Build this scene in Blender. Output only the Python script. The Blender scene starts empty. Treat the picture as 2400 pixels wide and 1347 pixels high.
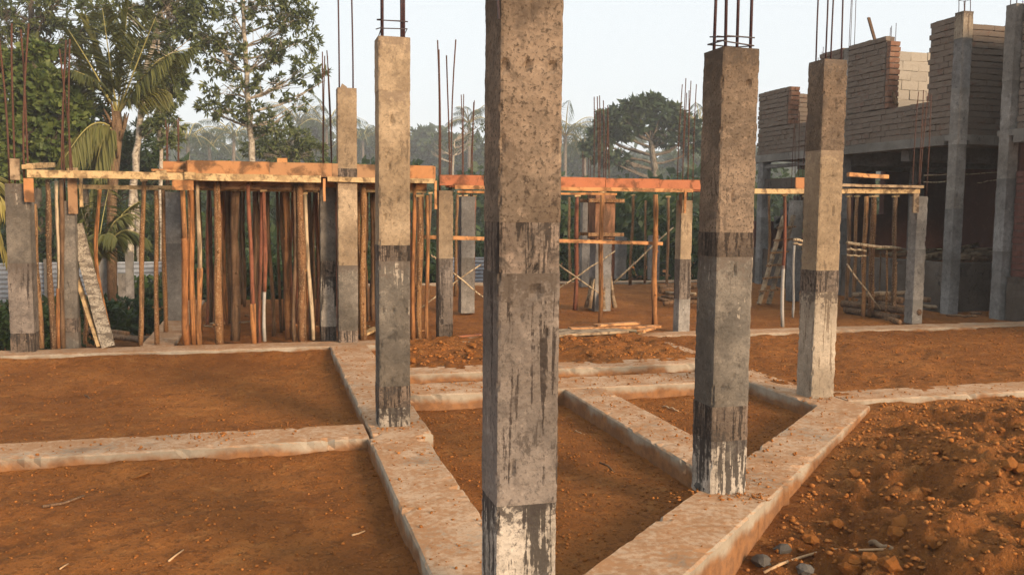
import bpy, math, random
import numpy as np
from mathutils import Vector, Matrix, noise as mnoise

random.seed(7); np.random.seed(7)
SC = bpy.context.scene
COL = SC.collection

# ------------------------------------------------------------------ camera
# world axes follow the building grid: +X along the far plinth beam, +Y away, Z=0 at the plinth top
CAM_F, CAM_H = 2078.0, 1.68
PITCH, ROLL, YAW = math.atan(178 / 2078.0), 0.0100, math.radians(15.5)
_fw = np.array([math.sin(YAW), math.cos(YAW), 0]); _r0 = np.array([math.cos(YAW), -math.sin(YAW), 0])
FWD = _fw * math.cos(PITCH) + np.array([0, 0, -math.sin(PITCH)])
_u0 = np.cross(_r0, FWD)
RGT = _r0 * math.cos(ROLL) + _u0 * math.sin(ROLL)
UPV = -_r0 * math.sin(ROLL) + _u0 * math.cos(ROLL)
CAMP = np.array([0, 0, CAM_H])
cam_data = bpy.data.cameras.new('camera'); cam = bpy.data.objects.new('camera', cam_data); COL.objects.link(cam)
cam_data.sensor_width = 36; cam_data.lens = 36 * CAM_F / 2400; cam_data.clip_end = 3000; cam_data.clip_start = 0.05
_m = Matrix(((RGT[0], UPV[0], -FWD[0], 0), (RGT[1], UPV[1], -FWD[1], 0), (RGT[2], UPV[2], -FWD[2], CAM_H), (0, 0, 0, 1)))
cam.matrix_world = _m
SC.camera = cam

# ------------------------------------------------------------------ sky, sun, exposure
SUN_AZ, SUN_EL = math.radians(150), math.radians(17)      # azimuth clockwise from +Y: behind the camera and to its right
world = bpy.data.worlds.new('World'); SC.world = world; world.use_nodes = True
wn = world.node_tree.nodes; wl = world.node_tree.links
bg = wn['Background']
sky = wn.new('ShaderNodeTexSky'); sky.sky_type = 'NISHITA'; sky.sun_disc = False
sky.sun_elevation = SUN_EL; sky.sun_rotation = SUN_AZ
sky.air_density = 1.0; sky.dust_density = 4.0; sky.ozone_density = 1.5
pale = wn.new('ShaderNodeMix'); pale.data_type = 'RGBA'; pale.inputs[0].default_value = 0.86
wl.new(sky.outputs[0], pale.inputs[6]); pale.inputs[7].default_value = (7.55, 7.95, 8.1, 1)   # thin even haze veil over the whole sky
wl.new(pale.outputs[2], bg.inputs[0]); bg.inputs[1].default_value = 0.097
sun_data = bpy.data.lights.new('sun', 'SUN'); sun = bpy.data.objects.new('sun', sun_data); COL.objects.link(sun)
sun_data.energy = 5.0; sun_data.angle = math.radians(18); sun_data.color = (1.0, 0.74, 0.50)
_sd = Vector((math.sin(SUN_AZ) * math.cos(SUN_EL), math.cos(SUN_AZ) * math.cos(SUN_EL), math.sin(SUN_EL)))
sun.rotation_euler = _sd.to_track_quat('Z', 'Y').to_euler()
SC.view_settings.view_transform = 'Standard'; SC.view_settings.look = 'None'
SC.view_settings.exposure = 0.50; SC.view_settings.gamma = 1.0; SC.view_settings.use_curve_mapping = False
SC.cycles.use_denoising = True; SC.cycles.denoising_prefilter = 'FAST'; SC.cycles.denoising_input_passes = 'RGB_ALBEDO_NORMAL'
SC.cycles.max_bounces = 6; SC.cycles.diffuse_bounces = 3; SC.cycles.transmission_bounces = 4; SC.cycles.volume_bounces = 0
SC.cycles.transparent_max_bounces = 4

# ------------------------------------------------------------------ survey helpers (photo measurement -> place in the world)
def ray(x, y): return FWD + RGT * ((x - 1200) / CAM_F) + UPV * (-(y - 673.5) / CAM_F)
def Gz(x, y, z=0.0): d = ray(x, y); return CAMP + d * ((z - CAM_H) / d[2])
def Gv(x, y, v): d = ray(x, y); return CAMP + d * (v / d[1])
def Gu(x, y, u): d = ray(x, y); return CAMP + d * (u / d[0])
def Gd(x, y, dist): return CAMP + ray(x, y) * dist
def depth_of(p): return float((np.array(p) - CAMP) @ FWD)

# ------------------------------------------------------------------ object helpers
def tag(o, label=None, cat=None, group=None, kind=None):
    if label: o['label'] = label
    if cat: o['category'] = cat
    if group: o['group'] = group
    if kind or cat: o['kind'] = kind or 'thing'
    return o
def empty(name, loc, label=None, cat=None, group=None):
    o = bpy.data.objects.new(name, None); COL.objects.link(o); o.location = tuple(loc); o.empty_display_size = 0.1
    return tag(o, label, cat, group)
class MB:
    """collects geometry in world coordinates; build() links it as ONE mesh object"""
    def __init__(s): s.v = []; s.f = []
    def hexa(s, p):
        b = len(s.v); s.v += [tuple(map(float, q)) for q in p]
        s.f += [(b, b+3, b+2, b+1), (b+4, b+5, b+6, b+7), (b, b+1, b+5, b+4), (b+1, b+2, b+6, b+5), (b+2, b+3, b+7, b+6), (b+3, b, b+4, b+7)]
        return s
    def box(s, x0, x1, y0, y1, z0, z1):
        return s.hexa([(x0,y0,z0),(x1,y0,z0),(x1,y1,z0),(x0,y1,z0),(x0,y0,z1),(x1,y0,z1),(x1,y1,z1),(x0,y1,z1)])
    def bar(s, a, b, w, h, upv=(0,0,1)):
        a = Vector(tuple(a)); b = Vector(tuple(b)); d = (b-a).normalized(); up = Vector(upv)
        if abs(d.dot(up)) > .98: up = Vector((0,1,0))
        r = d.cross(up).normalized()*(w/2); t = r.cross(d).normalized()*(h/2)
        return s.hexa([a-r-t, a+r-t, b+r-t, b-r-t, a-r+t, a+r+t, b+r+t, b-r+t])
    def tube(s, pts, rad, n=8, cap=True):
        pts = [Vector(tuple(p)) for p in pts]; m = len(pts)
        rad = list(rad) if hasattr(rad, '__len__') else [rad]*m
        b = len(s.v); ref = None
        for i, p in enumerate(pts):
            d = (pts[min(i+1, m-1)] - pts[max(i-1, 0)]).normalized()
            if ref is None:
                ref = Vector((1,0,0)) if abs(d.x) < .9 else Vector((0,1,0))
            x = (ref - d*ref.dot(d)).normalized(); ref = x; y = d.cross(x)
            for k in range(n):
                a = 2*math.pi*k/n; q = p + (x*math.cos(a) + y*math.sin(a))*rad[i]; s.v.append(tuple(q))
        for i in range(m-1):
            for k in range(n):
                k2 = (k+1) % n
                s.f.append((b+i*n+k, b+i*n+k2, b+(i+1)*n+k2, b+(i+1)*n+k))
        if cap:
            s.f.append(tuple(b+k for k in reversed(range(n)))); s.f.append(tuple(b+(m-1)*n+k for k in range(n)))
        return s
    def build(s, name, mat, parent=None, origin=None, smooth=False):
        if origin is None: origin = parent_world(parent) if parent is not None else (0,0,0)
        o3 = Vector(tuple(origin)); me = bpy.data.meshes.new(name)
        me.from_pydata([tuple(Vector(q)-o3) for q in s.v], [], s.f); me.update()
        if smooth: me.polygons.foreach_set('use_smooth', [True]*len(me.polygons))
        return link(name, me, mat, parent, origin)
def parent_world(p):
    w = Vector(p.location)
    while p.parent is not None: p = p.parent; w += Vector(p.location)
    return w
def link(name, me, mat, parent, origin):
    if mat is not None and not me.materials: me.materials.append(mat)
    o = bpy.data.objects.new(name, me); COL.objects.link(o)
    o3 = Vector(tuple(origin))
    if parent is not None:
        o.parent = parent; o.location = o3 - parent_world(parent)
    else: o.location = o3
    return o
def np_mesh(name, verts, faces_n, mat, parent=None, origin=(0,0,0), smooth=False, tone=None):
    """verts (N,3); faces_n (M,k) all with k corners"""
    verts = np.asarray(verts, dtype=np.float32) - np.asarray(tuple(origin), dtype=np.float32)
    faces_n = np.asarray(faces_n, dtype=np.int32); M, k = faces_n.shape
    me = bpy.data.meshes.new(name); me.vertices.add(len(verts)); me.vertices.foreach_set('co', verts.ravel())
    me.loops.add(M*k); me.loops.foreach_set('vertex_index', faces_n.ravel())
    me.polygons.add(M); me.polygons.foreach_set('loop_start', np.arange(0, M*k, k, dtype=np.int32))
    if smooth: me.polygons.foreach_set('use_smooth', np.ones(M, dtype=bool))
    me.update(calc_edges=True)
    if tone is not None:
        at = me.attributes.new('tone', 'FLOAT', 'FACE'); at.data.foreach_set('value', np.asarray(tone, dtype=np.float32))
    return link(name, me, mat, parent, origin)
# lattice noise in numpy for terrain
def _hash(ix, iy, s):
    h = (ix.astype(np.int64)*374761393 + iy.astype(np.int64)*668265263 + s*1442695041) & 0xffffffff
    h = ((h ^ (h >> 13)) * 1274126177) & 0xffffffff
    return ((h ^ (h >> 16)) & 0xffff) / 65535.0
def vnoise(x, y, s=0):
    ix = np.floor(x); iy = np.floor(y); fx = x-ix; fy = y-iy; fx = fx*fx*(3-2*fx); fy = fy*fy*(3-2*fy)
    a = _hash(ix, iy, s); b = _hash(ix+1, iy, s); c = _hash(ix, iy+1, s); d = _hash(ix+1, iy+1, s)
    return (a*(1-fx)+b*fx)*(1-fy) + (c*(1-fx)+d*fx)*fy - .5
def fbm(x, y, o=4, s=0):
    r = 0; a = 1
    for i in range(o): r = r + a*vnoise(x*2**i, y*2**i, s+i*7); a *= .5
    return r
def sstep(a, b, x): t = np.clip((x-a)/(b-a), 0, 1); return t*t*(3-2*t)

# ------------------------------------------------------------------ material helpers
class NT:
    def __init__(s, name, rough=0.9, spec=0.2):
        s.m = bpy.data.materials.new(name); s.m.use_nodes = True; s.t = s.m.node_tree; s.n = s.t.nodes; s.l = s.t.links
        s.p = s.n['Principled BSDF']; s.p.inputs['Roughness'].default_value = rough
        s.p.inputs['Specular IOR Level'].default_value = spec
    def set(s, sock, val):
        if isinstance(val, bpy.types.NodeSocket): s.l.new(val, sock)
        elif val is not None:
            if hasattr(val, '__len__') and len(val) == 3 and len(sock.default_value) == 4: val = (*val, 1)
            sock.default_value = val
    def coord(s, scale=(1,1,1), kind='Object', rnd=True):
        tc = s.n.new('ShaderNodeTexCoord'); v = tc.outputs[kind]
        if rnd and kind == 'Object':
            oi = s.n.new('ShaderNodeObjectInfo'); mu = s.math('MULTIPLY', oi.outputs['Random'], 57.0)
            ad = s.n.new('ShaderNodeVectorMath'); ad.operation = 'ADD'; s.l.new(v, ad.inputs[0])
            cb = s.n.new('ShaderNodeCombineXYZ'); s.l.new(mu, cb.inputs[0]); s.l.new(mu, cb.inputs[1])
            s.l.new(cb.outputs[0], ad.inputs[1]); v = ad.outputs[0]
        if scale != (1,1,1):
            mp = s.n.new('ShaderNodeVectorMath'); mp.operation = 'MULTIPLY'; s.l.new(v, mp.inputs[0]); mp.inputs[1].default_value = scale; v = mp.outputs[0]
        return v
    def math(s, op, a, b=None, clamp=False):
        m = s.n.new('ShaderNodeMath'); m.operation = op; m.use_clamp = clamp; s.set(m.inputs[0], a)
        if b is not None: s.set(m.inputs[1], b)
        return m.outputs[0]
    def noise(s, vec, scale, detail=4, rough=.55, dist=0):
        n = s.n.new('ShaderNodeTexNoise'); s.l.new(vec, n.inputs['Vector']); n.inputs['Scale'].default_value = scale
        n.inputs['Detail'].default_value = detail; n.inputs['Roughness'].default_value = rough; n.inputs['Distortion'].default_value = dist
        return n.outputs[0]
    def voro(s, vec, scale, feat='F1'):
        n = s.n.new('ShaderNodeTexVoronoi'); n.feature = feat; s.l.new(vec, n.inputs['Vector']); n.inputs['Scale'].default_value = scale
        return n.outputs['Distance']
    def ss(s, x, a, b):
        m = s.n.new('ShaderNodeMapRange'); m.interpolation_type = 'SMOOTHSTEP'; s.set(m.inputs[0], x)
        m.inputs[1].default_value = a; m.inputs[2].default_value = b; return m.outputs[0]
    def mix(s, f, a, b, mode='MIX'):
        m = s.n.new('ShaderNodeMix'); m.data_type = 'RGBA'; m.blend_type = mode; s.set(m.inputs[0], f); s.set(m.inputs[6], a); s.set(m.inputs[7], b)
        return m.outputs[2]
    def ramp(s, f, stops):
        r = s.n.new('ShaderNodeValToRGB'); e = r.color_ramp.elements
        while len(e) < len(stops): e.new(.5)
        for i, (p, c) in enumerate(stops): e[i].position = p; e[i].color = (*c, 1)
        s.set(r.inputs[0], f); return r.outputs[0]
    def rand(s):
        return s.n.new('ShaderNodeObjectInfo').outputs['Random']
    def bump(s, h, strength=.4, dist=.01, prev=None):
        b = s.n.new('ShaderNodeBump'); b.inputs['Strength'].default_value = strength; b.inputs['Distance'].default_value = dist
        s.set(b.inputs['Height'], h)
        if prev is not None: s.l.new(prev, b.inputs['Normal'])
        s.l.new(b.outputs[0], s.p.inputs['Normal']); return b.outputs[0]
    def color(s, c): s.set(s.p.inputs['Base Color'], c); return s
    def sepz(s, v, ax=2):
        x = s.n.new('ShaderNodeSeparateXYZ'); s.l.new(v, x.inputs[0]); return x.outputs[ax]
    def normal_z(s):
        g = s.n.new('ShaderNodeNewGeometry'); return s.sepz(g.outputs['Normal'])

MATS = {}
def concrete(name, c1, c2, pores=.5, dark=None, lime=None, blot=None, rough=.92, bleed=(.13,.105,.085)):
    """weathered cast concrete; dark / lime = (colour, threshold, run length in m, amount): runs starting at the top of the piece"""
    t = NT(name, rough, .15); o = t.coord()
    big = t.noise(o, 3.0, 6, .6); mid = t.noise(o, 15, 8, .75, .3); fine = t.noise(o, 62, 5, .75)
    c = t.mix(t.ss(big, .32, .68), c1, c2)
    c = t.mix(t.math('MULTIPLY', t.ss(mid, .5, .66), .6), c, tuple(x*.55 for x in c1))
    c = t.mix(t.math('MULTIPLY', t.ss(mid, .46, .34), .45), c, tuple(min(1, x*1.5) for x in c2))
    c = t.mix(t.math('MULTIPLY', t.ss(fine, .52, .62), pores), c, tuple(x*.38 for x in c1))
    zl = t.coord(rnd=False); depth = t.math('MULTIPLY', t.sepz(zl), -1.0)
    for spec in (lime, dark):
        if spec is None: continue
        col, thr, ln, amt = spec[:4]; sc = spec[4] if len(spec) > 4 else 26
        st = t.math('ADD', t.math('MULTIPLY', t.noise(t.coord((1, 1, .10)), sc, 4, .62, .5), .55), t.math('MULTIPLY', t.noise(t.coord((1, 1, .05)), sc*2.9, 3, .6, .8), .45))
        br = t.noise(o, 40, 3, .6)
        val = t.math('SUBTRACT', st, t.math('MULTIPLY', t.math('DIVIDE', depth, ln), .16))
        val = t.math('ADD', val, t.math('MULTIPLY', t.math('SUBTRACT', br, .5), .16))
        c = t.mix(t.math('MULTIPLY', t.ss(val, thr, thr+.04), amt), c, col)
    bl = t.noise(o, 24, 6, .7); vb = t.math('SUBTRACT', bl, t.math('MULTIPLY', depth, 1.3))
    if bleed: c = t.mix(t.math('MULTIPLY', t.ss(vb, .36, .46), .85), c, bleed)
    sh = t.noise(o, 1.1, 3, .5); c = t.mix(t.ss(sh, .35, .62), c, (.62,.60,.58), 'MULTIPLY')
    if blot:
        b = t.noise(o, 5.5, 6, .72, .8); c = t.mix(t.math('MULTIPLY', t.ss(b, .52, .64), blot[1]), c, blot[0])
        b2 = t.noise(t.coord((1, 1, .45)), 9, 7, .75, .5); c = t.mix(t.math('MULTIPLY', t.ss(b2, .58, .66), min(1, blot[1]*1.3)), c, tuple(x*.45 for x in blot[0]))
    t.color(c)
    h = t.math('ADD', t.math('MULTIPLY', fine, .6), t.math('MULTIPLY', mid, .7))
    t.bump(h, .8, .016)
    MATS[name] = t.m; return t.m
concrete('concrete_rough', (.155,.118,.086), (.27,.20,.142), .85, blot=((.10,.075,.056), .7))
concrete('concrete_buff', (.31,.235,.155), (.42,.32,.21), .45, blot=((.20,.15,.10), .5), bleed=(.24,.18,.125))
concrete('concrete_stained', (.125,.10,.08), (.26,.20,.155), .7, dark=((.026,.022,.020), .49, 1.2, .8, 18), lime=((.38,.32,.26), .60, .7, .6, 20), blot=((.05,.042,.036), .8), bleed=None)
concrete('concrete_grey', (.12,.108,.092), (.205,.18,.148), .4, lime=((.46,.40,.32), .555, 1.0, .8, 16), blot=((.085,.075,.065), .5))
concrete('concrete_runs', (.165,.14,.12), (.26,.218,.183), .5, dark=((.045,.036,.031), .52, 4.0, .9, 12), lime=((.47,.40,.34), .59, 3.0, .55, 17), blot=((.11,.09,.076), .55))
concrete('concrete_lime', (.36,.32,.265), (.52,.465,.39), .5, dark=((.055,.048,.042), .465, 1.1, .94, 14), blot=((.17,.15,.125), .6), bleed=(.06,.05,.045))
concrete('concrete_cream', (.35,.295,.225), (.45,.38,.29), .35, dark=((.15,.11,.075), .535, 5.0, .8, 20))
concrete('concrete_plain', (.22,.205,.185), (.33,.31,.28), .45, blot=((.14,.13,.12), .5), bleed=(.2,.19,.17))
concrete('concrete_cold', (.19,.185,.18), (.27,.265,.255), .4, blot=((.12,.115,.11), .5), bleed=(.17,.165,.155))
concrete('rubble_wall', (.10,.088,.08), (.17,.152,.136), .7, blot=((.055,.048,.045), .7))

def soil_mat():
    t = NT('laterite_soil', .95, .1); o = t.coord(kind='Object', rnd=False)
    a = t.noise(o, .8, 6, .62); b = t.noise(o, 5, 8, .7, .3); m = t.noise(o, 19, 6, .72); f = t.noise(o, 42, 5, .75); v = t.voro(o, 34)
    c = t.ramp(a, [(.30, (.245,.090,.024)), (.5, (.345,.130,.034)), (.70, (.45,.180,.050))])
    c = t.mix(t.math('MULTIPLY', t.ss(b, .50, .66), .65), c, (.20,.072,.018))
    c = t.mix(t.math('MULTIPLY', t.ss(b, .46, .32), .55), c, (.50,.235,.075))
    c = t.mix(t.math('MULTIPLY', t.ss(m, .52, .62), .6), c, (.15,.056,.016))
    c = t.mix(t.math('MULTIPLY', t.ss(f, .55, .64), .65), c, (.13,.050,.016))
    c = t.mix(t.math('MULTIPLY', t.ss(t.math('ADD', v, t.math('MULTIPLY', t.math('SUBTRACT', m, .5), -1.2)), .20, .08), .55), c, (.52,.25,.09))
    t.color(c)
    h = t.math('ADD', t.math('MULTIPLY', f, .9), t.math('ADD', t.math('MULTIPLY', m, 1.4), t.math('MULTIPLY', b, 1.6)))
    t.bump(h, 1.0, .05); MATS['soil'] = t.m
soil_mat()
def clod_mat(name, a, b, d):
    t = NT(name, .95, .1); o = t.coord(); n = t.noise(o, 14, 5, .65); f = t.noise(o, 60, 4, .7)
    at = t.n.new('ShaderNodeAttribute'); at.attribute_name = 'tone'
    c = t.mix(t.rand(), a, b); c = t.mix(at.outputs['Fac'], c, d); c = t.mix(t.math('MULTIPLY', t.ss(n, .45, .7), .6), c, tuple(x*.55 for x in a))
    t.color(c); t.bump(t.math('ADD', n, t.math('MULTIPLY', f, .5)), .7, .012); MATS[name] = t.m
clod_mat('soil_clod', (.24,.088,.021), (.31,.118,.029), (.37,.155,.046))
clod_mat('soil_crumb', (.22,.080,.019), (.22,.080,.019), (.33,.125,.031))
clod_mat('grey_stone', (.10,.088,.075), (.17,.155,.135), (.2,.18,.155))
def plinth_mat():
    t = NT('plinth_concrete', .93, .12); o = t.coord(kind='Object', rnd=False)
    big = t.noise(o, 2.2, 6, .6); mid = t.noise(o, 13, 6, .65); f = t.noise(o, 70, 4, .7)
    c = t.mix(t.ss(big, .3, .7), (.21,.175,.13), (.33,.285,.22))
    c = t.mix(t.math('MULTIPLY', t.ss(mid, .52, .72), .5), c, (.18,.15,.115))
    c = t.mix(t.math('MULTIPLY', t.ss(mid, .40, .26), .45), c, (.38,.335,.27))
    z = t.sepz(o)
    # soil splashed on the lower faces and dust lying on the tops
    spl = t.ss(t.math('ADD', z, t.math('MULTIPLY', t.math('SUBTRACT', big, .5), .28)), -.015, -.09)
    top = t.ss(t.normal_z(), .55, .9)
    d1 = t.noise(o, 1.1, 8, .72); d2 = t.noise(o, 26, 5, .7)
    dust = t.math('MULTIPLY', top, t.ss(t.math('ADD', t.math('MULTIPLY', d1, .9), t.math('MULTIPLY', d2, .35)), .44, .60))
    c = t.mix(t.math('MULTIPLY', spl, .85), c, t.mix(t.ss(mid, .4, .6), (.24,.10,.03), (.16,.066,.022)))
    c = t.mix(t.math('MULTIPLY', dust, .9), c, t.mix(t.ss(t.math('ADD', t.math('MULTIPLY', d2, .5), t.math('MULTIPLY', t.noise(o, 3.3, 7, .7), .5)), .42, .56), (.46,.31,.195), (.34,.17,.075)))
    c = t.mix(t.math('MULTIPLY', t.ss(f, .55, .66), .4), c, (.24,.14,.075))
    t.color(c)
    t.bump(t.math('ADD', t.math('MULTIPLY', mid, .8), t.math('ADD', t.math('MULTIPLY', f, .4), t.math('MULTIPLY', t.math('MULTIPLY', d2, dust), .3))), .35, .012)
    MATS['plinth'] = t.m
plinth_mat()
def wood(name, stops, zscale=.08, scale=28, rough=.85, mark=None, bump=.5, blotch=.7):
    """stops picked by object random; grain runs along local Z or the object's long axis in world coords"""
    t = NT(name, rough, .2); o = t.coord((1, 1, zscale) if zscale else (1,1,1)); o1 = t.coord()
    g = t.noise(o, scale, 5, .6, .4); b = t.noise(o1, 5, 6, .65); f = t.noise(o1, 60, 4, .7)
    base = t.ramp(t.rand(), stops)
    c = t.mix(t.math('MULTIPLY', t.ss(g, .46, .62), .75), base, (.045,.028,.017))
    c = t.mix(t.math('MULTIPLY', t.ss(b, .46, .64), blotch), c, t.mix(.75, base, (.30,.24,.2), 'MULTIPLY'))
    if mark: c = t.mix(t.math('MULTIPLY', t.ss(f, mark[1], mark[1]+.08), mark[2]), c, mark[0])
    t.color(c); t.bump(t.math('ADD', g, t.math('MULTIPLY', f, .6)), bump, .012); MATS[name] = t.m
wood('pole_bark', [(0, (.17,.085,.037)), (.35, (.27,.135,.052)), (.6, (.13,.075,.04)), (.8, (.31,.155,.058)), (1, (.22,.135,.075))], mark=((.42,.31,.19), .55, .7))
wood('pole_peeled', [(0, (.38,.17,.06)), (.5, (.31,.13,.045)), (1, (.42,.21,.085))], mark=((.17,.07,.03), .55, .65))
wood('pole_dark', [(0, (.13,.08,.045)), (.5, (.17,.10,.055)), (1, (.21,.12,.06))], mark=((.28,.2,.13), .6, .5))
wood('pole_red', [(0, (.17,.062,.037)), (1, (.22,.082,.045))], mark=((.42,.3,.2), .62, .5))
wood('pole_pale', [(0, (.40,.31,.20)), (1, (.48,.38,.25))], mark=((.22,.16,.1), .58, .5))
wood('sawn_pale', [(0, (.45,.31,.155)), (.5, (.52,.37,.19)), (1, (.40,.275,.14))], zscale=0, scale=9, mark=((.20,.13,.07), .56, .6))
wood('sawn_orange', [(0, (.45,.225,.09)), (.5, (.50,.255,.11)), (1, (.40,.19,.075))], zscale=0, scale=7, mark=((.26,.12,.05), .6, .4))
wood('form_board', [(0, (.36,.165,.065)), (.3, (.41,.19,.075)), (.6, (.34,.155,.065)), (.8, (.29,.17,.09)), (1, (.39,.18,.07))], zscale=0, scale=4, mark=((.52,.31,.16), .60, .4), bump=.2, blotch=.22)
wood('form_board_red', [(0, (.33,.115,.055)), (.5, (.37,.135,.065)), (1, (.31,.12,.06))], zscale=0, scale=4, mark=((.46,.24,.13), .60, .35), bump=.2, blotch=.25)
wood('form_old', [(0, (.20,.10,.055)), (1, (.26,.135,.072))], zscale=.2, scale=9, mark=((.36,.22,.13), .58, .5))
wood('coconut_slab', [(0, (.34,.29,.22)), (1, (.37,.32,.245))], zscale=3.2, scale=7, mark=((.09,.075,.06), .50, .85))
wood('weathered_plank', [(0, (.30,.22,.14)), (.5, (.36,.26,.16)), (1, (.24,.18,.12))], zscale=0, scale=8, mark=((.12,.09,.06), .57, .5))
wood('trunk_pale', [(0, (.36,.32,.25)), (1, (.44,.39,.31))], zscale=1.8, scale=9, mark=((.13,.11,.09), .55, .7))
wood('trunk_dark', [(0, (.14,.115,.085)), (1, (.19,.16,.12))], zscale=.4, scale=9, mark=((.32,.29,.22), .58, .6))
wood('palm_fibre', [(0, (.13,.082,.045)), (1, (.16,.10,.055))], zscale=.2, scale=14, mark=((.38,.27,.15), .57, .6))
def simple(name, c1, c2, scale=20, rough=.8, metal=0, bump=.3):
    t = NT(name, rough, .3); o = t.coord(); n = t.noise(o, scale, 6, .65); t.color(t.mix(t.ss(n, .3, .7), c1, c2)); t.p.inputs['Metallic'].default_value = metal
    t.bump(n, bump, .004); MATS[name] = t.m
simple('rebar_rust', (.050,.022,.015), (.105,.042,.022), 60, .75)
simple('rebar_dark', (.030,.018,.022), (.075,.035,.035), 60, .6)
simple('wire', (.03,.025,.03), (.06,.04,.04), 60, .6)
simple('zinc_sheet', (.17,.19,.22), (.27,.295,.33), 5, .5, .2, .1)
simple('pipe_grey', (.27,.25,.22), (.36,.34,.30), 30, .6)
simple('root_dry', (.36,.22,.11), (.48,.31,.17), 30, .9)
simple('green_scrap', (.10,.22,.17), (.14,.28,.22), 30, .6)
def brick_mat(name, face, red, amt):
    t = NT(name, .95, .1); o = t.coord(); n = t.noise(o, 7, 6, .7); f = t.noise(o, 50, 4, .7)
    c = t.mix(t.math('MULTIPLY', t.ss(n, amt, amt+.16), .9), face, red); c = t.mix(t.math('MULTIPLY', t.rand(), .3), c, tuple(x*.55 for x in face))
    c = t.mix(t.math('MULTIPLY', t.ss(f, .56, .7), .5), c, tuple(x*.4 for x in face))
    t.color(c); t.bump(t.math('ADD', n, f), .6, .012); MATS[name] = t.m
brick_mat('brick_smeared', (.168,.135,.108), (.165,.088,.062), .53)
brick_mat('brick_red', (.20,.105,.068), (.24,.15,.105), .45)
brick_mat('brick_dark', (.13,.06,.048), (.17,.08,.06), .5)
brick_mat('block_pale', (.33,.295,.245), (.27,.24,.195), .55)
simple('mortar', (.085,.065,.052), (.13,.10,.08), 20, .95)
simple('mortar_pale', (.34,.30,.25), (.40,.36,.30), 20, .95)
def leaf_mat(name, dark, mid, light, trans=.35):
    t = NT(name, .55, .35); at = t.n.new('ShaderNodeAttribute'); at.attribute_name = 'tone'
    c = t.ramp(at.outputs['Fac'], [(0, dark), (.55, mid), (1, light)]); t.color(c)
    tr = t.n.new('ShaderNodeBsdfTranslucent'); t.set(tr.inputs[0], t.mix(.5, c, light))
    ms = t.n.new('ShaderNodeMixShader'); ms.inputs[0].default_value = trans
    t.l.new(t.p.outputs[0], ms.inputs[1]); t.l.new(tr.outputs[0], ms.inputs[2]); t.l.new(ms.outputs[0], t.n['Material Output'].inputs[0]); MATS[name] = t.m
leaf_mat('leaf_tree', (.038,.055,.018), (.085,.11,.034), (.17,.19,.07))
leaf_mat('leaf_vine', (.040,.062,.014), (.085,.120,.028), (.16,.195,.055))
leaf_mat('leaf_palm', (.058,.070,.016), (.098,.106,.026), (.165,.155,.045), .3)
leaf_mat('leaf_palm_yellow', (.13,.12,.025), (.22,.185,.04), (.33,.27,.075), .3)
leaf_mat('leaf_far', (.020,.042,.018), (.038,.066,.026), (.07,.095,.035))
leaf_mat('leaf_bush', (.014,.030,.008), (.030,.056,.014), (.065,.10,.025))

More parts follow.
